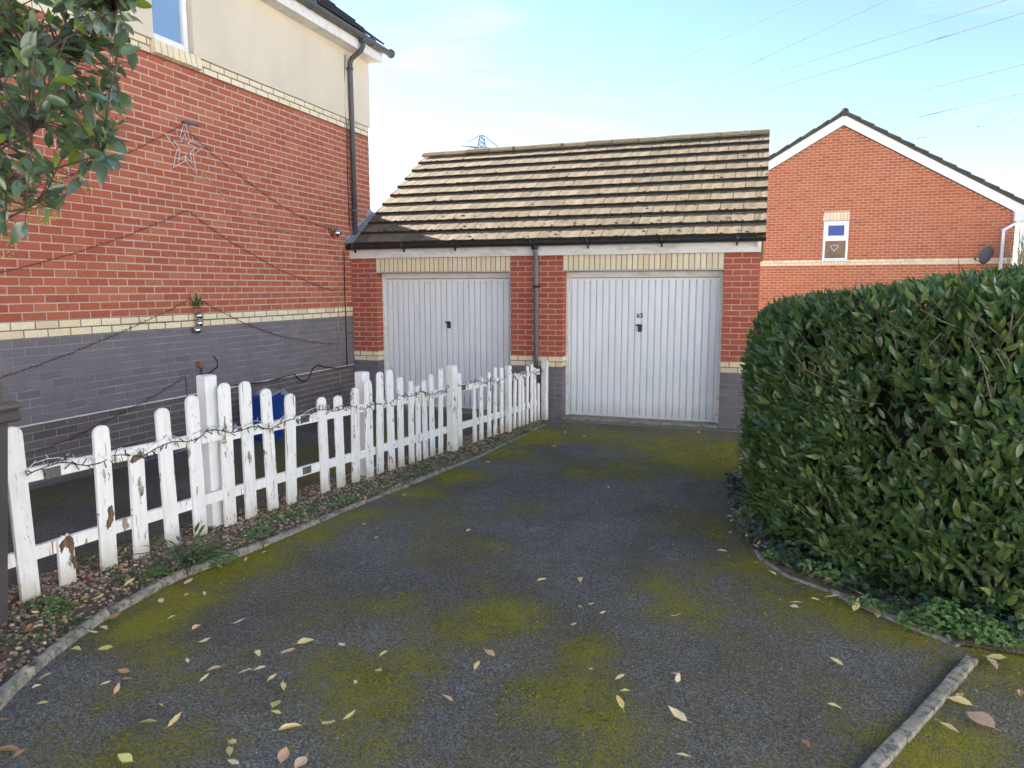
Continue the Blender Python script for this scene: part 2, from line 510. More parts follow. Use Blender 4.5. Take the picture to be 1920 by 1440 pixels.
M['bin'] = plain('dark_brown_bin_plastic', (.055, .050, .050), (.075, .065, .062), 3, .45, .15, 200)
M['bin_lid'] = plain('weathered_bin_lid', (.13, .11, .095), (.085, .075, .07), 6, .5, .15, 200)
M['copper'] = plain('rusty_box', (.28, .15, .10), (.16, .08, .05), 30, .8)
M['tinsel'] = plain('green_tinsel', (.02, .08, .03), (.05, .12, .05), 60, .4)
M['led'] = plain('led_bulb', (.03, .03, .035), None, 5, .3)
M['led_clear'] = plain('clear_led', (.55, .57, .58), None, 5, .2)
M['moss_clump'] = plain('moss_clump', (.055, .055, .018), (.09, .085, .03), 60, 1, .8, 150)
M['moss_green'] = plain('yellow_green_moss', (.24, .225, .016), (.13, .125, .011), 30, 1, .8, 200, per=.4)
M['far_wood'] = plain('bare_winter_twig', (.42, .36, .22), (.30, .24, .14), 8, .9)

# ------------------------------------------------------------------ ground
GROUND_LOW = -0.06
mb = MB()
ys = [-400, -40, 0.35, 600]
xs = [-500, 500]
zs = [gz(-400), gz(-40), 0, 0]
vs = []
for y, z in zip(ys, zs):
    for x in xs: vs.append((x, y, z+GROUND_LOW))
mb.add(vs, [(0, 1, 3, 2), (2, 3, 5, 4), (4, 5, 7, 6)])
mb.build('ground', plain('paved_ground', (.40, .385, .365), (.33, .32, .30), 1.5, .95, .5, 20), None, (0, 0, 0),
         label='open paved ground around and behind the houses', cat='ground', kind='structure')

# moss centres: where the photograph's yellow green patches lie on the drive (u, v, radius, weight)
MOSS = [(1340, 868, .6, 1.1), (1370, 845, .5, 1.15), (1260, 830, .55, .8), (1150, 815, .55, .7), (1000, 815, .5, .7), (930, 850, .4, .6), (1350, 890, .3, .8),
        (860, 890, .35, .5), (770, 925, .3, .55), (680, 965, .3, .5), (590, 1005, .3, .6), (500, 1045, .28, .6), (420, 1070, .26, .75), (330, 1125, .26, .7),
        (280, 1170, .24, .8), (310, 1225, .22, .6), (330, 1270, .2, .55), (235, 1320, .3, .3), (300, 1410, .2, .5), (250, 1430, .2, .5), (560, 1300, .15, .2),
        (720, 1135, .2, .5), (660, 1250, .22, .55), (710, 1300, .22, .6), (760, 1240, .3, .5), (870, 1190, .3, .45), (960, 1160, .3, .6), (690, 1400, .2, .35),
        (1060, 1290, .3, .75), (1090, 1225, .2, .7), (1110, 1330, .25, .65), (1010, 1310, .2, .5), (1120, 1390, .2, .5), (1240, 1105, .2, .45), (1290, 1140, .28, .45),
        (930, 1030, .25, .4), (1000, 950, .3, .35), (1090, 885, .3, .55), (1200, 880, .4, .4), (1340, 990, .35, .4), (1440, 1060, .3, .5), (1540, 1130, .3, .55), (1460, 1100, .3, .4),
        (1700, 1185, .3, .6), (1610, 1165, .25, .5), (1850, 1260, .3, .6), (1900, 1240, .3, .6), (1800, 1385, .16, .7), (1730, 1420, .16, .7), (1780, 1310, .12, .5),
        (600, 880, .5, .5), (560, 850, .5, .45), (760, 820, .5, .5)]
MOSSW = [(ong(u, v), r, w) for u, v, r, w in MOSS]
def moss_at(x, y):
    s = 0.0
    for P, r, w in MOSSW:
        d2 = (P.x-x)**2+(P.y-y)**2
        if d2 < 9*r*r: s = max(s, w*math.exp(-d2/(1.1*r*r)))
    n = noise.fractal(Vector((x*1.1, y*1.1, 3.3)), 1.0, 2.0, 4)
    return max(0.0, min(1.0, s*.92 + .25 + .34*n))
def sheet(name, x0, x1, y0, y1, st, h, mat, **kw):
    nx = int((x1-x0)/st)+1; ny = int((y1-y0)/st)+1
    vs = []; ms = []
    for j in range(ny):
        for i in range(nx):
            x = x0+(x1-x0)*i/(nx-1); y = y0+(y1-y0)*j/(ny-1)
            vs.append((x, y, gz(y)+h + .006*noise.noise(Vector((x*.8, y*.8, 0)))))
            ms.append(moss_at(x, y))
    fs = [(j*nx+i, j*nx+i+1, (j+1)*nx+i+1, (j+1)*nx+i) for j in range(ny-1) for i in range(nx-1)]
    b = MB(); b.add(vs, fs, True)
    o = b.build(name, mat, None, (0, 0, 0), **kw)
    a = o.data.attributes.new('moss', 'FLOAT', 'POINT')
    a.data.foreach_set('value', ms)
    return o
sheet('driveway', 0.0, 12.0, -15.0, 0.14, .08, 0.0, M['asphalt'], label='dark asphalt driveway patched with yellow green moss', cat='driveway', kind='structure')

# ------------------------------------------------------------------ brickwork
def brick_mesh(name, L=.215, Hh=.065, mat=None):
    """front at local +Z, length X, height Y"""
    c = .0035; d0, d1 = -.006, .006
    x, y = L/2, Hh/2
    b = MB()
    vs = [(-x, -y, d0), (x, -y, d0), (x, y, d0), (-x, y, d0),
          (-x, -y, d1-c), (x, -y, d1-c), (x, y, d1-c), (-x, y, d1-c),
          (-x+c, -y+c, d1), (x-c, -y+c, d1), (x-c, y-c, d1), (-x+c, y-c, d1)]
    fs = [(8, 9, 10, 11)]
    for i in range(4):
        j = (i+1) % 4
        fs += [(i, j, 4+j, 4+i), (4+i, 4+j, 8+j, 8+i)]
    b.add(vs, fs)
    me = b.mesh(name)
    if mat: me.materials.append(mat)
    return me, vs, fs
class Wall:
    """collects bricks (centre, along, up, normal, length, height, material key) of one thing"""
    def __init__(s): s.b = []
    def brick(s, c, ax, up, L, H, key):
        s.b.append((Vector(c), Vector(ax), Vector(up), L, H, key))
    def rows(s, org, ax, length, z0, n, ch, key, phase, gap=.010, unit=.225, skip=None, start=0, cut=None):
        """stretcher bond from org along ax; phase = distance of a joint from org for even rows"""
        org = Vector(org); ax = Vector(ax)
        for k in range(n):
            ph = phase + (unit/2 if (k+start) % 2 else 0)
            t = (ph % unit) - unit
            zc = z0 + (k+.5)*ch
            lo_, hi_ = 0.0, length
            if cut: lo_, hi_ = cut(zc)
            while t < hi_:
                a, b_ = max(t+gap/2, lo_), min(t+unit-gap/2, hi_)
                t += unit
                segs = [(a, b_)]
                if skip:
                    for (s0, s1, q0, q1) in skip:
                        if q0 < zc < q1:
                            ns = []
                            for (p, q) in segs:
                                if q <= s0 or p >= s1: ns.append((p, q))
                                else:
                                    if p < s0: ns.append((p, s0))
                                    if q > s1: ns.append((s1, q))
                            segs = ns
                for (p, q) in segs:
                    if q-p > .012:
                        s.brick(org+ax*((p+q)/2)+Vector((0, 0, zc)), ax, (0, 0, 1), q-p, ch-gap, key)
    def finish(s, parent, keys, single=300, minpx=7):
        rank = []
        for i, (c, ax, up, L, H, key) in enumerate(s.b):
            u, v, z = px(c)
            if -10 < u < 1930 and -5 < v < 1445 and z > 0:
                rank.append((-(L*H)*(FPX/z)**2*(abs(ax.cross(up).dot((c-CAM).normalized()))), i))
        rank.sort()
        chosen = set(i for a, i in rank[:single])
        meshes = {}
        joint = {}
        for i, (c, ax, up, L, H, key) in enumerate(s.b):
            n = ax.cross(up)
            c2 = c + n*R.uniform(-.0012, .0012)
            if i in chosen:
                if key not in meshes: meshes[key] = brick_mesh('brick_'+key, mat=M[key])[0]
                Mx = Matrix((ax*(L/.215), up*(H/.065), n)).transposed().to_4x4()
                place('brick', meshes[key], parent, Matrix.Translation(c2) @ Mx)
            else:
                b = joint.setdefault(key, MB())
                x, y, d1, cc = L/2, H/2, .006, .0035
                q = [c2+ax*(sx*x)+up*(sy*y)-n*.006 for sx, sy in ((-1, -1), (1, -1), (1, 1), (-1, 1))]
                q += [c2+ax*(sx*(x-cc))+up*(sy*(y-cc))+n*d1 for sx, sy in ((-1, -1), (1, -1), (1, 1), (-1, 1))]
                b.add(q, [(4, 5, 6, 7)]+[(k, (k+1) % 4, 4+(k+1) % 4, 4+k) for k in range(4)])
        for key, b in joint.items():
            b.build('brickwork', M[key], parent, kind='stuff')

# ------------------------------------------------------------------ left house
HB, HT, HY = 1.4381, 4.2505, 0.64                           # cream band foot, upper band foot, far corner
HY0 = -9.0
house = thing('brick_house', (0, HY, 0), 'tall red brick house with cream render and grey painted base, left of the garage', 'house')
CH = (HT-HB-.15)/35
JP = (-.0604-HY0) % .225
w = Wall()
w.rows((0, HY0, 0), (0, 1, 0), HY-HY0, HB-19*.075, 9, .075, 'brick_base', JP, start=0)
w.rows((0, HY0, 0), (0, 1, 0), HY-HY0, HB-10*.075, 10, .075, 'brick_grey', JP, start=1)
w.rows((0, HY0, 0), (0, 1, 0), HY-HY0, HB, 1, .075, 'brick_cream', JP+.1125)
w.rows((0, HY0, 0), (0, 1, 0), HY-HY0, HB+.075, 1, .075, 'brick_cream', JP)
w.rows((0, HY0, 0), (0, 1, 0), HY-HY0, HB+.15, 35, CH, 'brick_red', JP+.1125)
w.rows((0, HY0, 0), (0, 1, 0), HY-HY0, HT, 2, .075, 'brick_cream', JP, skip=[(-3.735-HY0, -3.07-HY0, HT, 9)])
b = MB(); b.box((-.0975, (HY+HY0)/2, .0), (.2, HY-HY0, HB*2), None); mo = b.build('mortar', M['mortar_grey'], house)
b = MB(); b.box((-.0975, (HY+HY0)/2, HB+.075), (.2, HY-HY0, .15)); b.box((-.0975, (HY+HY0)/2, HT+.06), (.2, HY-HY0, .18)); b.build('mortar', M['mortar_dark'], house)
b = MB(); b.box((-.0975, (HY+HY0)/2, (HB+.15+HT-.03)/2), (.2, HY-HY0, HT-.03-HB-.15)); wall_part = b.build('wall', M['mortar_pink'], house)
b = MB(); b.box((-.0975, (HY+HY0)/2, (HT-.015)), (.2, HY-HY0, .03)); b.build('mortar', M['mortar_pink'], house)
w.finish(wall_part, None)
# core of the house behind the facing brick
b = MB(); b.box((-4.2, (HY+HY0)/2, 2.69), (7.97, HY-HY0-.02, 5.38)); b.build('inner_wall', M['mortar_grey'], house)
# render with the window opening
WY0, WY1, WZ0 = -3.70, -3.13, HT+.17
RB, RT = HT+.15, 5.42
b = MB()
for (y0, y1, z0, z1) in ((HY0, WY0, RB, RT), (WY1, HY+.03, RB, RT)):
    b.box((-.035, (y0+y1)/2, (z0+z1)/2), (.12, y1-y0, z1-z0), None, .004)
b.build('render_coat', M['render'], house)
b = MB(); b.box((-.17, (WY0+WY1)/2, (RB+RT)/2), (.1, WY1-WY0+.1, RT-RB)); b.build('window_back', M['mortar_grey'], house)
win = MB()
fx = -.075
for (y0, y1, z0, z1) in ((WY0+.006, WY0+.075, WZ0, RT-.01), (WY1-.075, WY1-.006, WZ0, RT-.01), (WY0+.075, WY1-.075, WZ0, WZ0+.075)):
    win.box((fx, (y0+y1)/2, (z0+z1)/2), (.07, y1-y0, z1-z0), None, .008)
wf = win.build('window', M['white_upvc'], house)
g = MB(); g.box((fx-.012, (WY0+WY1)/2, (WZ0+RT)/2+.03), (.012, WY1-WY0-.14, RT-WZ0-.08)); g.build('pane', M['glass'], wf)
cu = MB(); cu.box((fx-.06, WY1-.12, (WZ0+RT)/2+.03), (.01, .07, RT-WZ0-.08)); cu.build('curtain', M['mortar_grey'], wf)
s_me = None
for i in range(8):
    yy = -3.735+.0415+i*.083
    sb = MB(); sb.box((.022, yy, HT+.072), (.095, .073, .135), Matrix.Rotation(math.radians(-9), 3, 'Y'), .004)
    sb.build('sill_brick', M['brick_cream'], house)
# fascia, soffit, gutter
FX = .22
b = MB(); b.box((FX, (HY+.11+HY0)/2, 5.455), (.025, HY+.11-HY0, .155), None, .003); b.build('fascia', M['fascia'], house)
b = MB(); b.box((FX/2-.02, (HY+.09+HY0)/2, 5.39), (FX+.0, HY+.09-HY0, .012)); b.build('soffit', M['fascia'], house)
b = MB()
yy0, yy1 = HY0, HY+.27
gx, gzz = FX+.075, 5.565
prof = [(gx+.062*math.cos(a), gzz+.062*math.sin(a)) for a in [math.pi+math.pi*k/10 for k in range(11)]]
inner = [(gx+.054*math.cos(a), gzz+.054*math.sin(a)) for a in [2*math.pi-math.pi*k/10 for k in range(11)]]
ring = prof+inner
b.extr([(x, yy0, z) for x, z in ring], (0, yy1-yy0, 0))
b.add([(x, yy1, z) for x, z in prof], [list(range(11))])
gut = b.build('gutter', M['dark_pipe'], house)
for y in (-8.2, -6.4, -4.6, -3.4, -2.35, -1.25, .30, HY+.26):
    b = MB(); b.tube([(gx, y-.022, gzz-.004), (gx, y+.022, gzz-.004)], .068, 14); b.build('gutter_bracket', M['dark_pipe'], gut)
# downpipe with its swan neck
DPY = .04
b = MB()
b.tube([(gx, DPY, gzz-.03), (gx, DPY, gzz-.15), (gx-.03, DPY, gzz-.20), (.10, DPY, gzz-.30), (.07, DPY, gzz-.36), (.07, DPY, gzz-.5), (.07, DPY+.01, 2.66)], .036, 12)
b.tube([(gx, DPY, gzz+.0), (gx, DPY, gzz-.09)], .052, 12)
dp = b.build('downpipe', M['dark_pipe'], house)
b = MB()
for z in (5.12, 3.05): b.tube([(.07, DPY, z-.02), (.07, DPY, z+.02)], .044, 12); b.box((.03, DPY, z), (.06, .12, .02))
b.build('pipe_clip', M['dark_pipe'], dp)
b = MB(); b.tube([(.045, DPY-.09, 5.3), (.02, DPY-.10, 4.9), (.02, DPY-.12, 4.6), (.025, DPY-.08, 4.3), (.02, DPY-.085, 3.4), (.02, DPY-.08, 2.8)], .006, 5)
b.build('cable', M['cable_black'], house)
# roof: tile rows climbing to the left
RP = math.radians(39)
sdir = Vector((-math.cos(RP), 0, math.sin(RP))); nrm = Vector((math.sin(RP), 0, math.cos(RP)))
e0 = Vector((FX+.06, 0, 5.62))
b = MB()
b.extr([e0+sdir*.05-nrm*.03, e0+sdir*5.0-nrm*.03, e0+sdir*5.0-nrm*.16, e0+sdir*.05-nrm*.16], (0, HY+.06, 0))
b.extr([e0+Vector((0, HY0, 0))+sdir*.05-nrm*.03, e0+Vector((0, HY0, 0))+sdir*5.0-nrm*.03, e0+Vector((0, HY0, 0))+sdir*5.0-nrm*.16, e0+Vector((0, HY0, 0))+sdir*.05-nrm*.16], (0, -HY0, 0))
b.extr([e0+sdir*5.0+Vector((0, HY0, -.03)), Vector((-8.2, HY0, 5.4)), Vector((-8.2, HY0, 5.2)), e0+sdir*5.0+Vector((0, HY0, -.3))], (0, HY+.05-HY0, 0))
roof = b.build('roof', M['tile_dark'], house)
b = MB(); b.extr([(0, HY-.06, 5.4), (-8.2, HY-.06, 5.4), e0+sdir*5.0+Vector((0, HY-.06, -.2))], (0, .05, 0)); b.build('gable', M['render'], house)
def tile_mesh(name, wd, ln, th, mat, wob=0.0):
    b = MB(); n = 5
    vs = []
    for j in (0, 1):
        for i in range(n):
            x = (i/(n-1)-.5)*wd
            yb = (0 if j == 0 else ln) + (R.uniform(-wob, wob) if j == 0 else 0)
            zz = (.004*math.cos(2*math.pi*(i/(n-1)))) if 0 < i < n-1 else 0
            vs.append((x, yb, th+zz)); vs.append((x, yb+(R.uniform(0, wob*.5) if j == 0 else 0), 0))
    fs = []
    for i in range(n-1):
        a, c = 2*i, 2*(n+i)
        fs += [(a, a+2, c+2, c), (a+1, c+1, c+3, a+3), (a, a+1, a+3, a+2)]
    fs += [(0, 2*n, 2*n+1, 1), (2*n-2, 2*n-1, 4*n-1, 4*n-2)]
    b.add(vs, fs)
    me = b.mesh(name); me.materials.append(mat); me.materials.append(M['tile_butt_shade'])
    for i in range(n-1): me.polygons[3*i+2].material_index = 1       # butt ends, blackened to paint the shade below each course
    return me
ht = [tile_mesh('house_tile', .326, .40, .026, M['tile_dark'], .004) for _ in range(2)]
for k in range(5):
    for i in range(14):
        yc = HY+.05-.165-i*.33-(.165 if k % 2 else 0)
        if yc < -4.4: continue
        c = e0+sdir*(k*.32)+Vector((0, yc, 0))
        X = Vector((0, 1, 0)); Y = (sdir*.40-nrm*.022).normalized(); Z = X.cross(Y)
        if Z.z < 0: X = -X; Z = X.cross(Y)
        place('tile', ht[i % 2], roof, Matrix.Translation(c+nrm*.012) @ Matrix((X, Y, Z)).transposed().to_4x4())

# ------------------------------------------------------------------ garage
GX0, GXA, GXB, GXE = .0, 2.6095, 5.5459, 5.9859
GXM = GXA+.777
LZ, FZ = 2.11, 2.32
garage = thing('double_garage', (3.0, 0, 0), 'low red brick double garage with two white doors and lichen covered tile roof', 'garage')
w = Wall()
def pier(x0, x1, ph, ret):
    L = x1-x0
    w.rows((x0, 0, 0), (1, 0, 0), L, 0, 10, .075, 'brick_grey', ph)
    w.rows((x0, 0, 0), (1, 0, 0), L, .75, 2, .075, 'brick_cream', ph)
    w.rows((x0, 0, 0), (1, 0, 0), L, .90, 19, .075, 'brick_garage', ph)
    if ret:
        for k in range(28):
            key = 'brick_grey' if k < 10 else 'brick_cream' if k < 12 else 'brick_garage'
            if k % 2: w.brick((x1, .088, (k+.5)*.075), (0, 1, 0), (0, 0, 1), .160, .065, key)
            else:
                w.brick((x1, .057, (k+.5)*.075), (0, 1, 0), (0, 0, 1), .098, .065, key)
                w.brick((x1, .142, (k+.5)*.075), (0, 1, 0), (0, 0, 1), .052, .065, key)
pier(GX0+.012, .44, .0, True); pier(GXA, GXM, .0, True); pier(GXB, GXE, .0, False)
for x0, x1 in ((GX0+.012, .437), (GXA+.003, GXM-.003), (GXB+.003, GXE-.003)):
    b = MB(); b.box(((x0+x1)/2, .085, 1.61), (x1-x0, .175, 1.42)); gw = b.build('pier', M['mortar_pink'], garage)
    b = MB(); b.box(((x0+x1)/2, .085, .825), (x1-x0, .175, .15)); b.build('mortar', M['mortar_dark'], garage)
    b = MB(); b.box(((x0+x1)/2, .085, .325), (x1-x0, .175, .85)); b.build('mortar', M['mortar_grey'], garage)
# soldier courses over the doors
for x0, x1 in ((.44, GXA), (GXM, GXB)):
    n = 29; st = (x1-x0)/n
    for i in range(n):
        w.brick((x0+(i+.5)*st, 0, LZ+.11), (0, 0, 1), (-1, 0, 0), .212, st-.010, 'brick_cream')
for x0, x1 in ((.437, GXA+.003), (GXM-.003, GXB+.003)):
    b = MB(); b.box(((x0+x1)/2, .0475, LZ+.11), (x1-x0, .1, .22)); b.build('mortar', M['mortar_dark'], garage)
w.finish(gw, None)
for x0, x1 in ((.43, GXA+.01), (GXM-.01, GXB+.01)):
    b = MB(); b.box(((x0+x1)/2, .07, LZ-.004), (x1-x0, .165, .006)); b.build('steel_lintel', M['white_upvc'], garage)
# shell
b = MB(); GD = 5.3
b.box((.10, GD/2+.06, 1.2), (.17, GD-.1, 2.4)); b.box((GXE-.09, GD/2+.06, 1.2), (.16, GD-.1, 2.4)); b.box((3, GD, 1.2), (5.97, .2, 2.4))
b.box((3.0, .25, 2.28), (5.9, .1, .3))
for x in (.19, GXE-.10): b.extr([(x-.16, .02, 2.4), (x-.16, GD+.08, 2.4), (x-.16, 2.65, 4.12)], (.16, 0, 0))
b.build('shell', M['brick_garage'], garage)
# doors
for di, (x0, x1) in enumerate(((.44, GXA), (GXM, GXB))):
    b = MB()
    for fx0, fx1 in ((x0+.004, x0+.045), (x1-.045, x1-.004)): b.box(((fx0+fx1)/2, .190, 1.035), (fx1-fx0, .06, 2.05), None, .004)
    b.box(((x0+x1)/2, .187, 2.055), (x1-x0-.008, .07, .085), None, .004)
    fr = b.build('door_frame', M['fascia'], garage)
    d0, d1, z0, z1 = x0+.05, x1-.05, .045, 2.005
    npan = 22; st = (d1-d0-.06)/npan
    b = MB(); pr = [(d0, 0)]
    for i in range(npan+1):
        xx = d0+.03+i*st
        pr += [(xx-.011, 0), (xx-.008, .030), (xx+.003, .030), (xx+.009, 0)]
    pr.append((d1, 0))
    vs = []; fs = []
    for (x, dy) in pr:
        for (z, k) in ((z0, 0), (z0+.035, 0), (z0+.042, 1), (z1-.042, 1), (z1-.035, 0), (z1, 0)):
            vs.append((x, .187+dy*k, z))
    for i in range(len(pr)-1):
        for k in range(5): fs.append((i*6+k, (i+1)*6+k, (i+1)*6+k+1, i*6+k+1))
    b.add(vs, fs)
    b.box(((d0+d1)/2, .237, (z0+z1)/2), (d1-d0, .03, z1-z0))
    dr = b.build('garage_door', M['door'], garage)
    hu, hv = ((842, 609), (1200, 615))[di]
    hp = ony(hu, hv, .18)
    b = MB(); b.box((hp.x, .175, hp.z), (.058, .022, .105), None, .006); b.box((hp.x-.012, .160, hp.z+.040), (.085, .018, .024), None, .006)
    hd = b.build('handle', M['black_plastic'], dr)
    b = MB(); b.box((hp.x, .1635, hp.z-.02), (.008, .004, .026)); b.build('keyhole', M['steel'], hd)
    if di == 1:
        cu = bpy.data.curves.new('door_number', 'FONT'); cu.body = '65'; cu.size = .090; cu.extrude = .0015; cu.align_x = 'CENTER'
        cu.offset = .002
        to = bpy.data.objects.new('tmp', cu); link(to)
        dg = bpy.context.evaluated_depsgraph_get()
        me = bpy.data.meshes.new_from_object(to.evaluated_get(dg)); bpy.data.objects.remove(to)
        me.name = 'door_number'; me.materials.clear(); me.materials.append(M['cable_black'])
        npz = ony(1200, 592, .185)
        o = place('door_number', me, dr, Matrix.Translation((npz.x, .1855, npz.z-.028)) @ Matrix.Rotation(math.radians(90), 4, 'X'))
# threshold and drain
b = MB(); b.box(((GXM+GXB)/2, .085, .018), (GXB-GXM-.01, .28, .045), None, .008); b.build('threshold', M['concrete'], garage)
b = MB(); b.box(((.44+GXA)/2, .085, .018), (GXA-.45, .28, .045), None, .008); b.build('threshold', M['concrete'], garage)
b = MB(); b.box((4.65, -.135, .006), (2.75, .11, .012), None, .003)
dn = b.build('drain_channel', M['concrete'], None, (4.65, -.135, 0), label='narrow grated drain channel across the foot of the numbered garage door', cat='drain')
b = MB()
for i in range(64): b.box((4.65-1.35+.022+i*.0425, -.135, .0125), (.022, .075, .004))
b.build('slot', M['cable_black'], dn, kind='stuff')
# fascia board, gutter, downpipe
b = MB(); b.box(((GX0+.003+GXE+.01)/2, -.032, 2.392), (GXE+.007-GX0, .024, .145), None, .003); b.build('fascia', M['fascia'], garage)
b = MB()
gy, gz_ = -.118, 2.503
prof = [(gy+.056*math.cos(a), gz_+.056*math.sin(a)) for a in [math.pi+math.pi*k/10 for k in range(11)]]
inner = [(gy+.049*math.cos(a), gz_+.049*math.sin(a)) for a in [2*math.pi-math.pi*k/10 for k in range(11)]]
b.extr([(.02, y, z) for y, z in prof+inner], (6.03, 0, 0))
b.add([(6.05, y, z) for y, z in prof], [list(range(11))[::-1]])
gut = b.build('gutter', M['black_plastic'], garage)
for x in (.12, .95, 1.78, 2.95, 3.75, 4.75, 5.7):
    b = MB(); b.tube([(x-.018, gy, gz_-.002), (x+.018, gy, gz_-.002)], .060, 12); b.box((x, -.052, gz_-.075), (.022, .03, .05))
    b.build('gutter_bracket', M['black_plastic'], gut)
dpx = ony(1005, 560, -.06).x
b = MB(); b.tube([(dpx, gy, gz_-.03), (dpx, gy, 2.40), (dpx+.0, -.062, 2.30), (dpx+.003, -.058, .08)], .034, 12)
gp = b.build('downpipe', M['grey_pipe'], garage)
b = MB(); b.tube([(dpx, -.058, 1.87), (dpx, -.058, 1.905)], .041, 12); b.box((dpx, -.025, 1.888), (.10, .035, .02)); b.build('pipe_clip', M['black_plastic'], gp)
b = MB(); b.tube([(dpx, gy, gz_-.05), (dpx, gy, 2.40)], .046, 12); b.build('gutter_outlet', M['black_plastic'], gp)
# roof
GP = math.radians(32.5)
sd = Vector((0, math.cos(GP), math.sin(GP))); nr = Vector((0, -math.sin(GP), math.cos(GP)))
E0 = Vector((0, -.15, 2.50))
RX0, RX1 = .05, 6.05
SL = 3.30
b = MB()
b.extr([E0+sd*.06-nr*.012+Vector((RX0+.04, 0, 0)), E0+sd*SL-nr*.012+Vector((RX0+.04, 0, 0)), E0+sd*SL-nr*.07+Vector((RX0+.04, 0, 0)), E0+sd*.06-nr*.07+Vector((RX0+.04, 0, 0))], (RX1-RX0-.07, 0, 0))
top = E0+sd*SL
b.extr([top+Vector((RX0+.03, .0, .02)), Vector((RX0+.03, GD+.2, 2.44)), Vector((RX0+.03, GD+.2, 2.38)), top+Vector((RX0+.03, 0, -.07))], (RX1-RX0-.05, 0, 0))
groof = b.build('roof', M['tile'], garage)
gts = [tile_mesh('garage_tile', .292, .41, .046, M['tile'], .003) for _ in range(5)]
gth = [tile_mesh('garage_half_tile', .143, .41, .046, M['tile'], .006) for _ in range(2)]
moss = MB()
for k in range(10):
    x = RX0
    half = k % 2 == 1
    i = 0
    while x < RX1-.05:
        wd = .15 if (half and i == 0) else min(.30, RX1-x)
        me = (gts if wd > .2 else gth)[R.randrange(5 if wd > .2 else 2)]
        c = E0+sd*(k*.325+R.uniform(-.003, .003))+Vector((x+wd/2, 0, 0))+nr*(.016+R.uniform(0, .002))
        Y = (sd*.41-nr*.050).normalized(); X = Vector((1, 0, 0)); X = (X+nr*R.uniform(-.006, .006)).normalized()
        Z = X.cross(Y).normalized(); Y = Z.cross(X)
        Mx = Matrix((X, Y, Z)).transposed().to_4x4()
        skip = x+wd < .06
        if not skip: place('tile', me, groof, Matrix.Translation(c) @ Mx)
        # moss lumps along the butts
        for _ in range(R.choice((0, 0, 1, 2)) + (2 if k < 3 else 0)):
            q = c+X*R.uniform(-wd/2, wd/2)+Y*R.uniform(.0, .16 if R.random() < .3 else .015)+Z*(.046)
            r = R.uniform(.006, .018)
            moss.ball(q, r, 6, 4, (1.5, 1.1, .7))
        x += wd; i += 1
moss.build('moss', M['moss_clump'], groof, kind='stuff')
x = RX0-.02
k = 0
while x < RX1-.02:
    ln = min(.44, RX1-x)
    b = MB()
    t = top+nr*.02+Vector((0, -.01, .04))
    dz = R.uniform(-.006, .006)
    pts = [(-.13, -.085), (-.07, -.030), (0, .0), (.07, -.030), (.13, -.085), (.12, -.11), (0, -.03), (-.12, -.11)]
    b.extr([Vector((x+.004, t.y+py, t.z+pz+.03+dz)) for py, pz in pts], (ln-.008, 0, 0))
    b.build('ridge_tile', M['tile'], groof)
    x += ln; k += 1
b = MB(); b.box((RX1-.10, 1.25, 3.30), (.02, 3.2, .14), Matrix.Rotation(GP, 3, 'X')); b.build('barge_board', M['fascia'], garage)
b = MB()
b.extr([E0+sd*.95+Vector((RX0+.015, 0, 0))-nr*.02, E0+sd*SL+Vector((RX0+.015, 0, 0))-nr*.02, E0+sd*SL+Vector((RX0+.015, 0, 0))-nr*.16, E0+sd*.95+Vector((RX0+.015, 0, 0))-nr*.16], (.02, 0, 0))
b.build('barge_board', M['fascia'], garage)
# stepped lead flashing between roof and house wall
b = MB()
for i in range(5):
    y0 = -.16+i*.165; z0 = E0.z+(y0+.15)*math.tan(GP)
    zt = math.floor((z0+.15-HB)/CH+1)*CH+HB
    b.extr([(.0085, y0, z0-.02), (.0085, y0+.170, z0-.02+.165*math.tan(GP)), (.0085, y0+.170, zt+.02), (.0085, y0+.02, zt)], (.003+.001*(i % 2), 0, 0))
b.extr([E0+sd*-.02+nr*.058+Vector((.012, 0, 0)), E0+sd*1.05+nr*.058+Vector((.012, 0, 0)), E0+sd*1.05+nr*.064+Vector((.10, 0, 0)), E0+sd*-.02+nr*.064+Vector((.17, 0, 0))], nr*.004)
b.build('flashing', M['lead'], garage)

# ------------------------------------------------------------------ far house
FY = 12.645
fh = thing('gable_house', (8.0, FY, 0), 'orange brick house with white edged gable behind the hedge', 'house')
FA, FL, FRt = Vector((7.99, FY, 6.44)), 3.72, 12.27
fs_ = (6.30-3.78)/(12.27-7.99)
w = Wall()
def fcut(z):
    zz = z+.02
    if zz < 3.78: return (0.0, FRt-FL)
    h = (6.30-zz)/fs_
    return (max(0, FA.x-h-FL), min(FRt-FL, FA.x+h-FL))
wx0, wx1, wz0, wz1 = ony(1541, 488, FY).x, ony(1588, 488, FY).x, ony(1560, 488, FY).z, ony(1560, 415, FY).z
sk = [(wx0-FL-.0, wx1-FL+.0, wz0, wz1+.28)]
CB = 2.492
w.rows((FL, FY, 0), (1, 0, 0), FRt-FL, CB-33*.0755, 33, .0755, 'brick_far', .05, cut=fcut)
w.rows((FL, FY, 0), (1, 0, 0), FRt-FL, CB, 2, .077, 'brick_cream', .05, cut=fcut, skip=[(wx0-FL, wx1-FL, CB, wz1)])
w.rows((FL, FY, 0), (1, 0, 0), FRt-FL, CB+.154, 49, .0755, 'brick_far', .05, cut=fcut, skip=sk)
b = MB()
b.extr([(FL+.01, FY-.0025, -.1), (FRt-.01, FY-.0025, -.1), (FRt-.01, FY-.0025, 3.78), (FA.x, FY-.0025, 6.29), (FL+.01, FY-.0025, 3.78)], (0, .2, 0))
fw = b.build('wall', M['mortar_far'], fh)
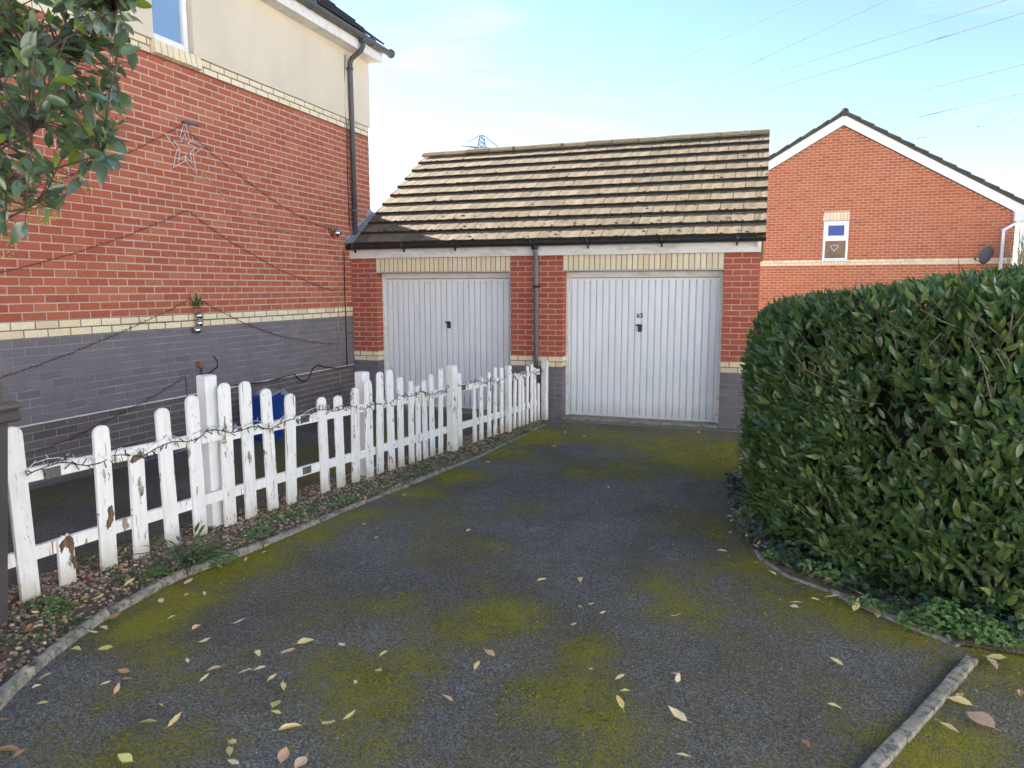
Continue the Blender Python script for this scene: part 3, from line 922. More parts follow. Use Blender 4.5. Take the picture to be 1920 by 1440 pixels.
b = MB(); b.extr([(FL+.02, FY+.21, 0), (FRt-.02, FY+.21, 0), (FRt-.02, FY+.21, 3.78), (FA.x, FY+.21, 6.2), (FL+.02, FY+.21, 3.78)], (0, 6.5, 0)); b.build('inner_wall', M['brick_far'], fh)
nso = 8
for i in range(nso):
    st = (wx1-wx0+.06)/nso
    w.brick((wx0-.03+(i+.5)*st, FY, wz1+.13), (0, 0, 1), (-1, 0, 0), .215, st-.012, 'brick_cream')
for i in range(nso):
    st = (wx1-wx0)/nso
    w.brick((wx0+(i+.5)*st, FY-.012, CB+.055), (0, 0, 1), (-1, 0, 0), .10, st-.010, 'brick_cream')
b = MB()
for (x0, x1, z0, z1) in ((wx0, wx0+.06, wz0, wz1), (wx1-.06, wx1, wz0, wz1), (wx0+.06, wx1-.06, wz1-.06, wz1), (wx0+.06, wx1-.06, wz0, wz0+.06), (wx0+.06, wx1-.06, wz0+.57*(wz1-wz0)-.08, wz0+.57*(wz1-wz0))):
    b.box(((x0+x1)/2, FY-.012, (z0+z1)/2), (x1-x0, .06, z1-z0), None, .006)
b.box(((wx0+wx1)/2, FY-.03, wz0-.012), (wx1-wx0+.05, .09, .03), None, .006)
zm = wz0+.57*(wz1-wz0)
for (x0, x1, z0, z1) in ((wx0+.06, wx0+.12, zm, wz1-.06), (wx1-.12, wx1-.06, zm, wz1-.06), (wx0+.12, wx1-.12, zm, zm+.06), (wx0+.12, wx1-.12, wz1-.12, wz1-.06)):
    b.box(((x0+x1)/2, FY-.03, (z0+z1)/2), (x1-x0, .06, z1-z0), None, .006)
fwin = b.build('window', M['white_upvc'], fh)
b = MB(); b.box(((wx0+wx1)/2, FY-.006, (zm+wz1)/2), (wx1-wx0-.22, .012, wz1-zm-.17)); b.build('pane', M['blind'], fwin)
b = MB(); b.box(((wx0+wx1)/2, FY-.004, (wz0+zm)/2-.01), (wx1-wx0-.1, .012, zm-wz0-.1)); b.build('pane', M['brown_curtain'], fwin)
hb = MB(); hc = Vector(((wx0+wx1)/2-.02, FY-.016, wz0+.33*(wz1-wz0)))
pts = []
for k in range(25):
    t = 2*math.pi*k/24
    pts.append(hc+Vector((.0062*16*math.sin(t)**3*.95, 0, .0062*(13*math.cos(t)-5*math.cos(2*t)-2*math.cos(3*t)-math.cos(4*t)))))
hb.tube(pts, .011, 5, False); hb.build('heart_decoration', M['cable_white'], fwin)
w.finish(fw, None, 300)
# barge boards and roof verge
for sg in (-1, 1):
    d = Vector((sg, 0, -fs_)).normalized(); n2 = Vector((sg*fs_, 0, 1)).normalized()
    a0 = Vector((FA.x, FY-.12, 6.56)); ln = (FRt+.16-FA.x)/d.x*sg if False else (FRt+.12-FA.x)/abs(d.x)
    b = MB(); b.extr([a0, a0+d*ln, a0+d*ln-Vector((0, 0, .26)), a0-Vector((0, 0, .26))], (0, .03, 0)); b.build('barge_board', M['white_upvc'], fh)
    b = MB(); b.extr([a0+Vector((0, -.04, .005)), a0+d*(ln+.1)+Vector((0, -.04, .005)), a0+d*(ln+.1)+Vector((0, -.04, .075)), a0+Vector((0, -.04, .075))], (0, 7.0, 0))
    b.build('roof', M['tile_far'], fh)
    nt_ = 13
    for i in range(nt_):
        c = a0+d*((i+.5)*ln/nt_+.02)+n2*.085+Vector((0, .10, 0))
        rot = Matrix((d, Vector((0, 1, 0)), d.cross(Vector((0, 1, 0))))).transposed()
        b = MB(); b.box(c, (ln/nt_+.03, .32, .045), rot @ Matrix.Rotation(-.07, 3, 'Y'), .006); b.build('verge_tile', M['tile_far'], fh)
b = MB(); b.tube([(FA.x, FY-.17, 6.63), (FA.x, FY+7, 6.63)], .11, 8); b.build('ridge_tile', M['tile_far'], fh)
# box end, downpipe
b = MB(); b.box((FRt+.10, FY-.07, 3.73), (.34, .12, .30), None, .004); b.box((FRt+.16, FY+3.4, 3.68), (.3, 6.8, .2)); b.build('box_end', M['white_upvc'], fh)
p0, p1, p2 = ony(1915, 413, FY-.05), ony(1880, 432, FY-.05), ony(1872, 530, FY-.05)
b = MB(); b.box((p1+p0)/2, ((p0-p1).length+.05, .065, .07), Matrix.Rotation(-math.atan2((p0-p1).z, (p0-p1).x), 3, 'Y'), .006)
b.box(((p1.x+.02), FY-.05, (p1.z+.3)/2), (.07, .065, p1.z-.3), None, .006); b.build('downpipe', M['white_upvc'], fh)
# satellite dish, standing off the wall on its arm
sp = ony(1851, 479, FY-.35)
dish = thing('satellite_dish', (sp.x, FY, sp.z), 'small dark grey satellite dish on the orange brick wall', 'satellite dish')
ax = Vector((-.80, -.55, .30)).normalized(); a1 = ax.cross(Vector((0, 0, 1))).normalized(); a2 = a1.cross(ax)
b = MB(); vs = [sp]; fs = []; rr, aa = 5, 20
for i in range(1, rr+1):
    for k in range(aa):
        t = 2*math.pi*k/aa; q = i/rr
        vs.append(sp+(a1*math.cos(t)*.19+a2*math.sin(t)*.25)*q+ax*(.05*q*q))
for k in range(aa): fs.append((0, 1+k, 1+(k+1) % aa))
for i in range(rr-1):
    for k in range(aa): fs.append((1+i*aa+k, 1+(i+1)*aa+k, 1+(i+1)*aa+(k+1) % aa, 1+i*aa+(k+1) % aa))
n0 = len(vs); vs += [v-ax*.012 for v in vs]; fs += [tuple(n0+i for i in f)[::-1] for f in fs]
b.add(vs, fs, True); b.build('reflector', M['dark_pipe'], dish)
b = MB(); lnb = sp+ax*.33-a2*.22
b.tube([sp-a2*.24, lnb], .010, 6); b.build('arm', M['dark_pipe'], dish)
b = MB(); b.box(lnb+Vector((-.01, 0, .03)), (.05, .06, .09), None, .01); b.build('receiver', M['dark_pipe'], dish)
b = MB(); b.tube([sp-ax*.01, sp+Vector((.10, .12, .02)), (sp.x+.20, FY-.01, sp.z+.05)], .013, 6); b.box((sp.x+.2, FY-.012, sp.z+.05), (.06, .012, .14)); b.build('bracket', M['steel'], dish)
# grey roof of another house peeping out between garage and gable
q = ony(1453, 290, 24)
orf = thing('distant_house', (q.x-3, 24, 0), 'sliver of grey roof and white wall between garage ridge and brick gable', 'house')
b = MB(); b.extr([(q.x-6, 24, q.z-.12), (q.x+.3, 24, q.z-.12), (q.x+.3, 26.5, q.z+.10), (q.x-6, 26.5, q.z+.10)], (0, 0, .12)); b.build('roof', M['grey_plastic'], orf)
b = MB(); b.box((q.x-3, 26, (q.z-.14)/2), (5.8, 3.0, q.z-.14)); b.build('wall', M['white_upvc'], orf)

# ------------------------------------------------------------------ unseen white houses added to bounce sunlight into the shade
M['fill_render'] = plain('white_fill_render', (.83, .82, .80), (.79, .78, .76), 1.5, .9, .3, 60)
def fill_house(cx, cy, wx, wy, hz, front, label):
    t = thing('light_fill_house', (cx, cy, gz(cy)), label, 'house', 'unseen houses added to bounce light')
    b = MB(); b.box((cx, cy, hz/2), (wx, wy, hz+.6)); b.build('wall', M['fill_render'], t)
    b = MB()
    if front == 'y':
        b.extr([(cx-wx/2-.3, cy-wy/2-.4, hz+.25), (cx-wx/2-.3, cy, hz+.3+wy*.32), (cx-wx/2-.3, cy+wy/2+.4, hz+.25)], (wx+.6, 0, 0))
    else:
        b.extr([(cx-wx/2-.4, cy-wy/2-.3, hz+.25), (cx, cy-wy/2-.3, hz+.3+wx*.32), (cx+wx/2+.4, cy-wy/2-.3, hz+.25)], (0, wy+.6, 0))
    b.build('roof', M['tile_far'], t)
    L = wx if front == 'y' else wy
    for fz in (1.3, 3.9):
        for k in range(3):
            o = (k-1)*L*.3
            c = Vector((cx+o, cy+wy/2+.02, fz)) if front == 'y' else Vector((cx-wx/2-.02, cy+o, fz))
            if k == 1 and fz < 2:
                sz = (.95, .08, 2.1) if front == 'y' else (.08, .95, 2.1)
                b = MB(); b.box(c-Vector((0, 0, .2)), sz, None, .01); b.build('door', M['blind'], t); continue
            sz = (1.3, .08, 1.15) if front == 'y' else (.08, 1.3, 1.15)
            b = MB(); b.box(c, sz, None, .01); wf_ = b.build('window', M['white_upvc'], t)
            off = Vector((0, .035, 0)) if front == 'y' else Vector((-.035, 0, 0))
            sz = (1.12, .02, .97) if front == 'y' else (.02, 1.12, .97)
            b = MB(); b.box(c+off, sz); b.build('pane', M['glass'], wf_)
for k in range(5):
    fill_house(-14+k*9.2, -23.5, 8.6, 7.5, 6.0, 'y', 'added light bouncing white house %s, unseen across the street behind the viewpoint' % ('far left', 'left', 'opposite', 'right', 'far right')[k])
for k in range(2):
    fill_house(18.2, -13.5+k*9.6, 7.5, 8.8, 6.0, 'x', 'added light bouncing white house %s, unseen beyond the hedge to the right' % ('nearer the street', 'nearer the garages')[k])

# ------------------------------------------------------------------ pylon and wires
PD = 230.0
ptop = ondep(903, 254, PD)
s1 = PD/FPX
py = thing('electricity_pylon', (ptop.x, ptop.y, 0), 'distant steel lattice pylon showing its top above the garage ridge', 'pylon')
pr_ = RGT.copy(); pr_.z = 0; pr_.normalize(); pf = Vector((-pr_.y, pr_.x, 0))
def pyl(du, dz, dd=0): return Vector((ptop.x, ptop.y, ptop.z)) + pr_*(du*s1) + Vector((0, 0, dz*s1)) + pf*dd
b = MB(); T = .15
H = ptop.z/s1
for sx in (-1, 1):
    for sy in (-1, 1):
        b.tube([pyl(sx*4, 0, sy*.7), pyl(sx*8, -25, sy*1.2), pyl(sx*11, -90, sy*1.9), pyl(sx*18, -H, sy*3)], T, 4)
lv = [(0, 4), (-8, 5.3), (-16, 6.6), (-25, 8), (-38, 8.6), (-52, 9.2), (-70, 10), (-90, 11)]
for (z0, w0), (z1, w1) in zip(lv[:-1], lv[1:]):
    for sy in (-1, 1):
        b.tube([pyl(-w0, z0, sy), pyl(w1, z1, sy)], T*.7, 3); b.tube([pyl(w0, z0, sy), pyl(-w1, z1, sy)], T*.7, 3)
    b.tube([pyl(-w1, z1, -1), pyl(w1, z1, -1)], T*.7, 3)
b.tube([pyl(-4, 0), pyl(4, 0)], T, 4)
b.build('lattice_tower', M['steel'], py)
ARM = []
for (zt, za, le, ri) in ((0, -22, -39, 38), (-62, -74, -50, 50), (-112, -124, -42, 42)):
    b = MB()
    for sx, e in ((-1, le), (1, ri)):
        tip = pyl(e, za+(3 if sx < 0 else -4) if za == -22 else za)
        b.tube([pyl(sx*4, zt), tip], T, 4); b.tube([pyl(sx*7, za, .9), tip], T, 4); b.tube([pyl(sx*7, za, -.9), tip], T, 4)
        b.tube([tip, tip-Vector((0, 0, 20*s1))], .11, 4)
        ARM.append(tip-Vector((0, 0, 20*s1)))
    b.tube([pyl(-7, za, .9), pyl(7, za, .9)], T, 3); b.tube([pyl(-7, za, -.9), pyl(7, za, -.9)], T, 3)
    b.build('cross_arm', M['steel'], py)
# each wire: image points along it and its distance at both ends
WIRES = [([(941, 278), (1130, 185), (1330, 84), (1510, 0)], 225, 62, 'highest overhead wire, running from the pylon up past the sky top'),
         ([(1040, 281), (1210, 212), (1440, 105), (1662, 0)], 190, 58, 'second overhead wire from the top, crossing clear blue sky'),
         ([(1060, 278), (1330, 178), (1600, 88), (1886, 0)], 190, 55, 'third overhead wire from the top, above the garage ridge'),
         ([(1120, 272), (1330, 200), (1630, 112), (1925, 22)], 180, 55, 'fourth overhead wire from the top, above the garage ridge'),
         ([(1440, 247), (1580, 208), (1740, 166), (1925, 119)], 120, 60, 'overhead wire passing just over the apex of the orange gable'),
         ([(1600, 249), (1720, 220), (1925, 173)], 110, 62, 'overhead wire second from bottom, right of the gable apex'),
         ([(1660, 272), (1780, 248), (1925, 219)], 105, 64, 'lowest overhead wire, beside the right slope of the gable roof')]
for pts, d0, d1, lab in WIRES:
    q = []
    n = len(pts)
    for i in range(n-1):
        for k in range(6):
            t = (i+k/6)/(n-1)
            p0, p1 = pts[i], pts[i+1]; f = k/6
            q.append(ondep(p0[0]+(p1[0]-p0[0])*f, p0[1]+(p1[1]-p0[1])*f, 1/((1-t)/d0+t/d1)))
    q.append(ondep(*pts[-1], d1))
    dlt = (q[-1]-q[-3]); q.append(q[-1]+dlt*4)
    q.insert(0, q[0]-(q[2]-q[0])*1.5)
    b = MB(); b.tube(q, .036, 4)
    b.build('overhead_wire', M['power_wire'], None, q[2], label=lab, cat='wire', group='overhead power wires crossing the sky')

# ------------------------------------------------------------------ kerb edgings
def edging(name, pts, label, unit=.9, wd=.062, hh=.05, wob=.004, fade=0.0, sq=False):
    P = [ong(u, v) for u, v in pts]
    t = thing(name, P[len(P)//2], label, 'kerb')
    # resample
    seg = []; acc = [0]
    for i in range(len(P)-1): acc.append(acc[-1]+(P[i+1]-P[i]).length)
    def at(s):
        s = max(0, min(acc[-1], s))
        for i in range(len(P)-1):
            if s <= acc[i+1]+1e-9:
                f = (s-acc[i])/max(1e-9, acc[i+1]-acc[i]); return P[i].lerp(P[i+1], f)
        return P[-1]
    s = 0.0
    while s < acc[-1]-.02:
        e = min(s+unit, acc[-1]); n = 8
        cr = [(-wd/2, -.08), (-wd/2, hh*.55), (-wd*.42, hh*.8), (-wd*.22, hh*.96), (0, hh), (wd*.22, hh*.96), (wd*.42, hh*.8), (wd/2, hh*.55), (wd/2, -.08)]
        if sq: cr = [(-wd/2, -.08), (-wd/2, hh*.80), (-wd*.46, hh*.93), (-wd*.38, hh), (0, hh), (wd*.38, hh), (wd*.46, hh*.93), (wd/2, hh*.80), (wd/2, -.08)]
        vs = []; fs = []; dz = R.uniform(-.006, .006); dx = R.uniform(-.004, .004)
        for i in range(n+1):
            a = s+.004+(e-s-.008)*i/n
            c = at(a); d = (at(a+.05)-at(a-.05)); d.z = 0; d.normalize(); sd_ = Vector((d.y, -d.x, 0))
            for (o, h) in cr:
                vs.append(c+sd_*(o+dx+R.uniform(-1, 1)*wob*.4)+Vector((0, 0, h+dz+R.uniform(-1, 1)*wob*(.6 if h > 0 else 0))))
        m = len(cr)
        for i in range(n):
            for k in range(m-1): fs.append((i*m+k, i*m+k+1, (i+1)*m+k+1, (i+1)*m+k))
        fs.append(list(range(m))); fs.append([n*m+k for k in range(m)][::-1])
        b = MB(); b.add(vs, fs, True)
        o = b.build('edging_stone', M['edging'], t)
        s = e; hh = max(.006, hh-fade); wd = max(.042, wd-fade*.5)
    return P
def edge_mat():
    m, nt, b = nodes('lichened_edging')
    c = mixc(nt, ramp(nt, noi(nt, 16, detail=7, rough=.7), .35, .65), (.36, .33, .28), (.20, .185, .15))
    c = mixc(nt, ramp(nt, noi(nt, 26, detail=7, rough=.75), .50, .60, 0, .85), c, (.085, .075, .055))
    c = mixc(nt, ramp(nt, noi(nt, 6, detail=5), .55, .75, 0, .6), c, (.10, .10, .03))
    nt.links.new(c, b.inputs['Base Color']); b.inputs['Roughness'].default_value = .95
    bump(nt, b, noi(nt, 140, detail=5, rough=.7), .7, .006)
    return m
M['edging'] = edge_mat()
KL = [(-90, 1420), (0, 1318), (27, 1290), (61, 1260), (95, 1231), (147, 1192), (189, 1162), (232, 1139), (293, 1105), (336, 1083), (397, 1060), (480, 1029), (570, 991), (657, 954), (721, 928), (779, 905), (838, 880), (896, 857), (960, 826), (1022, 796)]
KLW = edging('kerb_edging', KL, 'long round topped concrete kerb edging along the fence side of the drive', .6, .056, .046, .007, .0035)
KR1 = [(1556, 1536), (1645, 1437), (1822, 1240)]
edging('kerb_edging', KR1, 'pale stub of concrete kerb edging at lower right, between two drives', .62, .052, .026, .004, 0, True)
KR2 = [(1800, 1212), (1740, 1188), (1690, 1168), (1640, 1146), (1560, 1110), (1480, 1082), (1432, 1052), (1405, 1010), (1392, 960), (1390, 900), (1391, 850)]
KRW = edging('kerb_edging', KR2, 'half buried concrete kerb edging along the foot of the laurel hedge', .75, .050, .012, .007, .003)

# ------------------------------------------------------------------ fence
# base (u, v), top v, face width in pixels, kind
PK = [(53, 1118, 799, 45, 'full'), (123, 1095, 1001, 33, 'stump'), (198, 1068, 797, 37, 'rot'), (263, 1046, 840, 33, 'rottop'), (319, 1026, 764, 32, 'full'), (374, 1006, 741, 29, 'full'),
      (428, 990, 718, 30, 'full'), (467, 974, 714, 25, 'full'), (508, 960, 728, 24, 'full'), (543, 947, 738, 22, 'full'), (607, 924, 744, 19, 'full'), (637, 915, 741, 18, 'full'),
      (663, 905, 727, 17, 'full'), (689, 896, 712, 16.5, 'full'), (709, 889, 697, 15, 'full'), (731, 878, 693, 15, 'full'), (750, 873, 706, 13, 'full'), (769, 867, 714, 12, 'full'),
      (781, 863, 723, 11, 'full'), (794, 858, 712, 11, 'full'), (809, 854, 701, 11, 'full'), (824, 848, 690, 10, 'full'), (860, 839, 699, 10, 'full'), (887, 832, 715, 9, 'thin'),
      (900, 828, 707, 9, 'full'), (914, 824, 697, 8.5, 'rot2'), (926, 820, 688, 8, 'full'), (937, 817, 688, 8, 'full'), (961, 804, 699, 7.5, 'full'), (970, 801, 704, 7, 'full'),
      (978, 799, 696, 7, 'rot2'), (985, 796, 686, 6.5, 'full'), (993, 791, 683, 6.5, 'full'), (1000, 788, 689, 6.5, 'full'), (1007, 787, 718, 6, 'full')]
base = [ong(u, v, .02) for u, v, *_ in PK]
# smooth line the fence follows (least squares quadratic X(Y))
import itertools
def polyfit(xs_, ys_, deg):
    n = deg+1
    A = [[sum(x**(i+j) for x in xs_) for j in range(n)] for i in range(n)]
    B = [sum(y*x**i for x, y in zip(xs_, ys_)) for i in range(n)]
    for i in range(n):
        p = A[i][i]
        for j in range(i+1, n):
            f = A[j][i]/p
            for k in range(n): A[j][k] -= f*A[i][k]
            B[j] -= f*B[i]
    c = [0]*n
    for i in range(n-1, -1, -1): c[i] = (B[i]-sum(A[i][k]*c[k] for k in range(i+1, n)))/A[i][i]
    return c
pc = polyfit([p.y for p in base], [p.x for p in base], 3)
def fx_(y): return sum(c*y**i for i, c in enumerate(pc))
def fdir(y):
    d = Vector((fx_(y+.05)-fx_(y-.05), .1, 0)); d.normalize(); return d
def on_fence(u, v):
    """point of the fence line seen in column u"""
    d = ray(u, v); d2 = Vector((d.x, d.y, 0)); lo, hi = .5, 14.0
    best = None
    for i in range(600):
        t = lo+(hi-lo)*i/599
        p = CAM+d*t
        e = abs(p.x-fx_(p.y))
        if best is None or e < best[0]: best = (e, p)
    p = best[1]; return Vector((fx_(p.y), p.y, gz(p.y)))
fence = thing('picket_fence', on_fence(607, 920), 'white picket fence with peeling paint and missing or rotten boards', 'fence')
def picket(c, d, wd, h, th=.021, kind='full', lean=0.0, jit=0.0):
    """board standing at c, face normal away from the house"""
    n = Vector((d.y, -d.x, 0))                              # towards the drive
    up = (Vector((0, 0, 1))+d*lean+n*jit).normalized()
    sidev = d
    out = []
    k = 7
    if kind in ('full', 'rot', 'rot2'):
        out = [(-wd/2, -.0), (wd/2, 0)] + [(wd/2*math.cos(math.pi*i/k), h-wd*.42+wd*.42*math.sin(math.pi*i/k)) for i in range(k+1)]
    elif kind == 'thin':
        out = [(-wd/2, 0), (wd/2, 0), (wd/2, h*.42), (wd*.30, h*.55), (wd*.12, h*.75), (wd*.18, h*.9), (wd*.1, h*.98), (-wd*.3, h), (-wd/2, h*.96)]
    elif kind == 'stump':
        out = [(-wd/2, 0), (wd/2, 0), (wd/2, h*.80), (wd*.42, h*.92), (wd*.30, h*.88), (wd*.18, h), (0.0, h*.93), (-wd*.15, h*.99), (-wd*.3, h*.92), (-wd*.42, h*.97), (-wd/2, h*.85)]
    elif kind == 'rottop':
        out = [(-wd/2, 0), (wd/2, 0), (wd/2, h*.99), (wd*.40, h*.97), (wd*.25, h*1.0), (.1*wd, h*.955), (-.1*wd, h*.97), (-wd*.28, h*.94), (-wd*.4, h*.955), (-wd/2, h*.92)]
    b = MB()
    # bevelled front: inset ring
    m = len(out); cx = 0; e = .003
    fr = [c+sidev*(x*(1-2*e/wd))+up*min(max(z, 0), h-e) + n*(th/2) for x, z in out]
    md = [c+sidev*x+up*z+n*(th/2-e) for x, z in out]
    bk = [c+sidev*x+up*z-n*(th/2) for x, z in out]
    vs = fr+md+bk
    fs = [list(range(m)), [2*m+i for i in range(m)][::-1]]
    for i in range(m):
        j = (i+1) % m
        fs += [(i, m+i, m+j, j), (m+i, 2*m+i, 2*m+j, m+j)]
    b.add(vs, fs)
    return b, n, up
def patch(c, d, up, n, pts, th, mat, parent, name='rotten_patch'):
    jag = []
    for (p, q) in zip(pts, pts[1:]+pts[:1]):
        ln = math.hypot(q[0]-p[0], q[1]-p[1])
        for k in range(3):
            f = k/3; a = (.10*ln if k else 0)
            jag.append((p[0]+(q[0]-p[0])*f+R.uniform(-a, a), p[1]+(q[1]-p[1])*f+R.uniform(-a, a)*1.6))
    b = MB(); q = [c+d*x+up*z+n*(th+.001) for x, z in jag]; b.extr(q, n*-.006); return b.build(name, mat, parent)
pickets = []
for i, (u, v, tv, wpx, kind) in enumerate(PK):
    c = on_fence(u, v); c.z += .02
    d = fdir(c.y)
    # face width that spans the measured columns
    dep = px(c)[2]
    sinv = abs((d.x*RGT.x+d.y*RGT.y) - ((u-960)/FPX)*(d.x*FWD.x+d.y*FWD.y))
    wd = max(.045, min(.105, .94*(wpx*dep/FPX-.021*math.sqrt(max(0, 1-sinv*sinv)))/max(.3, sinv)))
    h = above(c, tv)
    n = Vector((d.y, -d.x, 0))
    b, n, up = picket(c+n*.024, d, wd, h, .021, kind, R.uniform(-.022, .022), R.uniform(-.014, .014))
    o = b.build('picket', M['paint'], fence)
    pickets.append((c, d, n, wd, h))
    cc = c+n*.024
    th = .0105
    if kind == 'stump':
        patch(cc, d, up, n, [(wd*.49, h*.30), (wd*.49, h*.78), (wd*.42, h*.90), (wd*.18, h*.97), (-wd*.3, h*.90), (-wd*.48, h*.82), (-wd*.35, h*.66), (-wd*.1, h*.78), (wd*.1, h*.72), (wd*.2, h*.45), (wd*.36, h*.28)], th, M['wood_raw'], o)
        tag(o, label='broken picket stump with splintered brown top')
    if kind == 'rot':
        patch(cc, d, up, n, [(wd*.10, h*.44), (wd*.30, h*.45), (wd*.42, h*.40), (wd*.36, h*.34), (wd*.15, h*.30), (-wd*.05, h*.285), (-wd*.08, h*.34), (wd*.04, h*.37)], th, M['wood_raw'], o)
        tag(o, label='picket with long rotten gash low on its face')
    if kind == 'rottop':
        patch(cc, d, up, n, [(wd*.49, h*.985), (wd*.38, h*.955), (wd*.1, h*.94), (-wd*.15, h*.95), (-wd*.49, h*.905), (-wd*.47, h*.885), (-wd*.1, h*.88), (wd*.2, h*.90), (wd*.49, h*.89)], th, M['wood_raw'], o)
        patch(cc, d, up, n, [(wd*.12, h*.60), (wd*.25, h*.61), (wd*.28, h*.58), (wd*.14, h*.565), (wd*.08, h*.58)], th, M['wood_raw'], o)
        tag(o, label='short picket with rotted away top and knot hole')
    if kind == 'rot2':
        patch(cc, d, up, n, [(wd*.1, h*.92), (wd*.48, h*.9), (wd*.48, h*.72), (wd*.2, h*.70), (wd*.1, h*.8)], th, M['wood_raw'], o)
# rails behind the boards
def rail(u0, u1, hgt, wd=.075, th=.032, sag=0.0):
    a = on_fence(*u0); e = on_fence(*u1)
    n = 8; vs = []; fs = []
    for i in range(n+1):
        t = i/n; y = a.y+(e.y-a.y)*t
        c = Vector((fx_(y), y, gz(y)+hgt+sag*math.sin(math.pi*t))); d = fdir(y); nn = Vector((d.y, -d.x, 0))
        for (o, z) in ((.0125, -wd/2), (.0125, wd/2-.004), (.009, wd/2), (.0125-th, wd/2), (.0125-th, -wd/2)):
            vs.append(c+nn*o+Vector((0, 0, z)))
    for i in range(n):
        for k in range(5): fs.append((i*5+k, i*5+(k+1) % 5, (i+1)*5+(k+1) % 5, (i+1)*5+k))
    fs += [(0, 1, 2, 3, 4), tuple(n*5+k for k in range(5))[::-1]]
    b = MB(); b.add(vs, fs); return b.build('rail', M['paint'], fence)
for (a, e) in (((10, 1130), (425, 990)), ((430, 988), (704, 890)), ((712, 888), (838, 845)), ((846, 843), (944, 814)), ((952, 809), (1010, 786))):
    rail(a, e, .70 + R.uniform(-.01, .01)); rail(a, e, .265 + R.uniform(-.008, .008))
for (u, v, hgt) in ((112, 1100, .70), (574, 935, .70), (574, 935, .265), (868, 838, .70)):
    c = on_fence(u, v); d = fdir(c.y); n = Vector((d.y, -d.x, 0))
    b = MB(); b.box(c+n*.0135+Vector((0, 0, hgt)), (.10, .004, .060), Matrix((d, n, Vector((0, 0, 1)))).transposed()); b.build('bare_patch', M['wood_grey'], fence)
# posts: (base u, v, top v, width, offset away from the drive)
for (u, v, tv, wd, off, cap) in ((417, 985, 703, .105, -.085, 1), (698, 890, 697, .105, -.085, 0), (841, 853, 685, .098, .055, 0), (947, 811, 686, .075, .05, 0), (1017, 785, 676, .085, .03, 0)):
    c = on_fence(u, v); d = fdir(c.y); n = Vector((d.y, -d.x, 0)); c = c+n*off
    h = above(c, tv)
    b = MB(); b.box(c+Vector((0, 0, h/2-.04)), (wd, wd, h+.08), Matrix((d, n, Vector((0, 0, 1)))).transposed(), .010)
    b.build('post', M['paint'] if off > 0 else M['paint_clean'], fence)

# fairy lights wound along the fence top rail
def string_lights(name, pts, label, mat, r=.0035, nb=60, bl=.03, seed=1, group=None, bmat='led', cat='string lights'):
    rr = random.Random(seed)
    t = thing(name, pts[len(pts)//2], label, cat, group)
    b = MB(); b.tube(pts, r, 5); b.build('wire', mat, t)
    acc = [0]
    for i in range(len(pts)-1): acc.append(acc[-1]+(pts[i+1]-pts[i]).length)
    b = MB()
    for k in range(nb):
        s = acc[-1]*(k+.5+rr.uniform(-.3, .3))/nb
        for i in range(len(pts)-1):
            if s <= acc[i+1]:
                p = pts[i].lerp(pts[i+1], (s-acc[i])/max(1e-6, acc[i+1]-acc[i])); break
        dv = Vector((rr.uniform(-.4, .6), rr.uniform(-.8, .8), rr.uniform(-1, 1))).normalized()
        b.tube([p, p+dv*bl], r*.9, 4, True, r*1.3)
    b.build('bulbs', M[bmat], t, kind='stuff')
pts = []
y = base[0].y
i = 0
while y < -.1:
    d = fdir(y); n = Vector((d.y, -d.x, 0))
    zz = .70+.02*math.sin(y*5.1)+.02*math.sin(y*17)
    on_p = min(abs(y-p[0].y) for p in pickets) < .07
    pts.append(Vector((fx_(y), y, gz(y)+.02+zz))+n*(.042 if on_p else .02+.01*math.sin(y*9)))
    y += .06
string_lights('string_lights', pts, 'dark cord of fairy lights wound along the picket fence top rail', M['cable_black'], .003, 260, .045, 3)
pts2 = [p+Vector((0, 0, .035+.012*math.sin(p.y*23)))+Vector((.0, 0, 0)) for p in pts if p.y < -4.6]
string_lights('string_lights', pts2, 'pale cord of fairy lights on the broken near end of fence', M['cable_white'], .0025, 60, .03, 4, None, 'led_clear')

# ------------------------------------------------------------------ things on the house wall
def wall_string(pix, sag, label, seed, nb):
    pts = []
    for (p, q) in zip(pix[:-1], pix[1:]):
        a, e = onx(*p, .022), onx(*q, .022)
        n = 14
        for i in range(n):
            t = i/n; pts.append(a.lerp(e, t)-Vector((0, 0, sag*4*t*(1-t)*(e-a).length*.1)))
    pts.append(onx(*pix[-1], .022))
    string_lights('string_lights', pts, label, M['wire_rust'], .003, nb, .024, seed, 'light strings draped on the house wall')
wall_string([(60, 352), (342, 234), (470, 345), (592, 420), (628, 432)], .25, 'dark light string pinned up at the wire star on the brick wall', 11, 70)
wall_string([(-40, 520), (352, 394), (480, 480), (560, 520), (628, 545)], .25, 'dark light string peaking on plain brickwork below the wire star', 12, 80)
wall_string([(-40, 722), (366, 556), (500, 622), (560, 636), (632, 644)], .22, 'dark light string peaking at the hanging baubles', 13, 80)
wall_string([(60, 850), (200, 788), (348, 706), (351, 745)], .2, 'dark light string lowest on the grey painted wall', 14, 50)
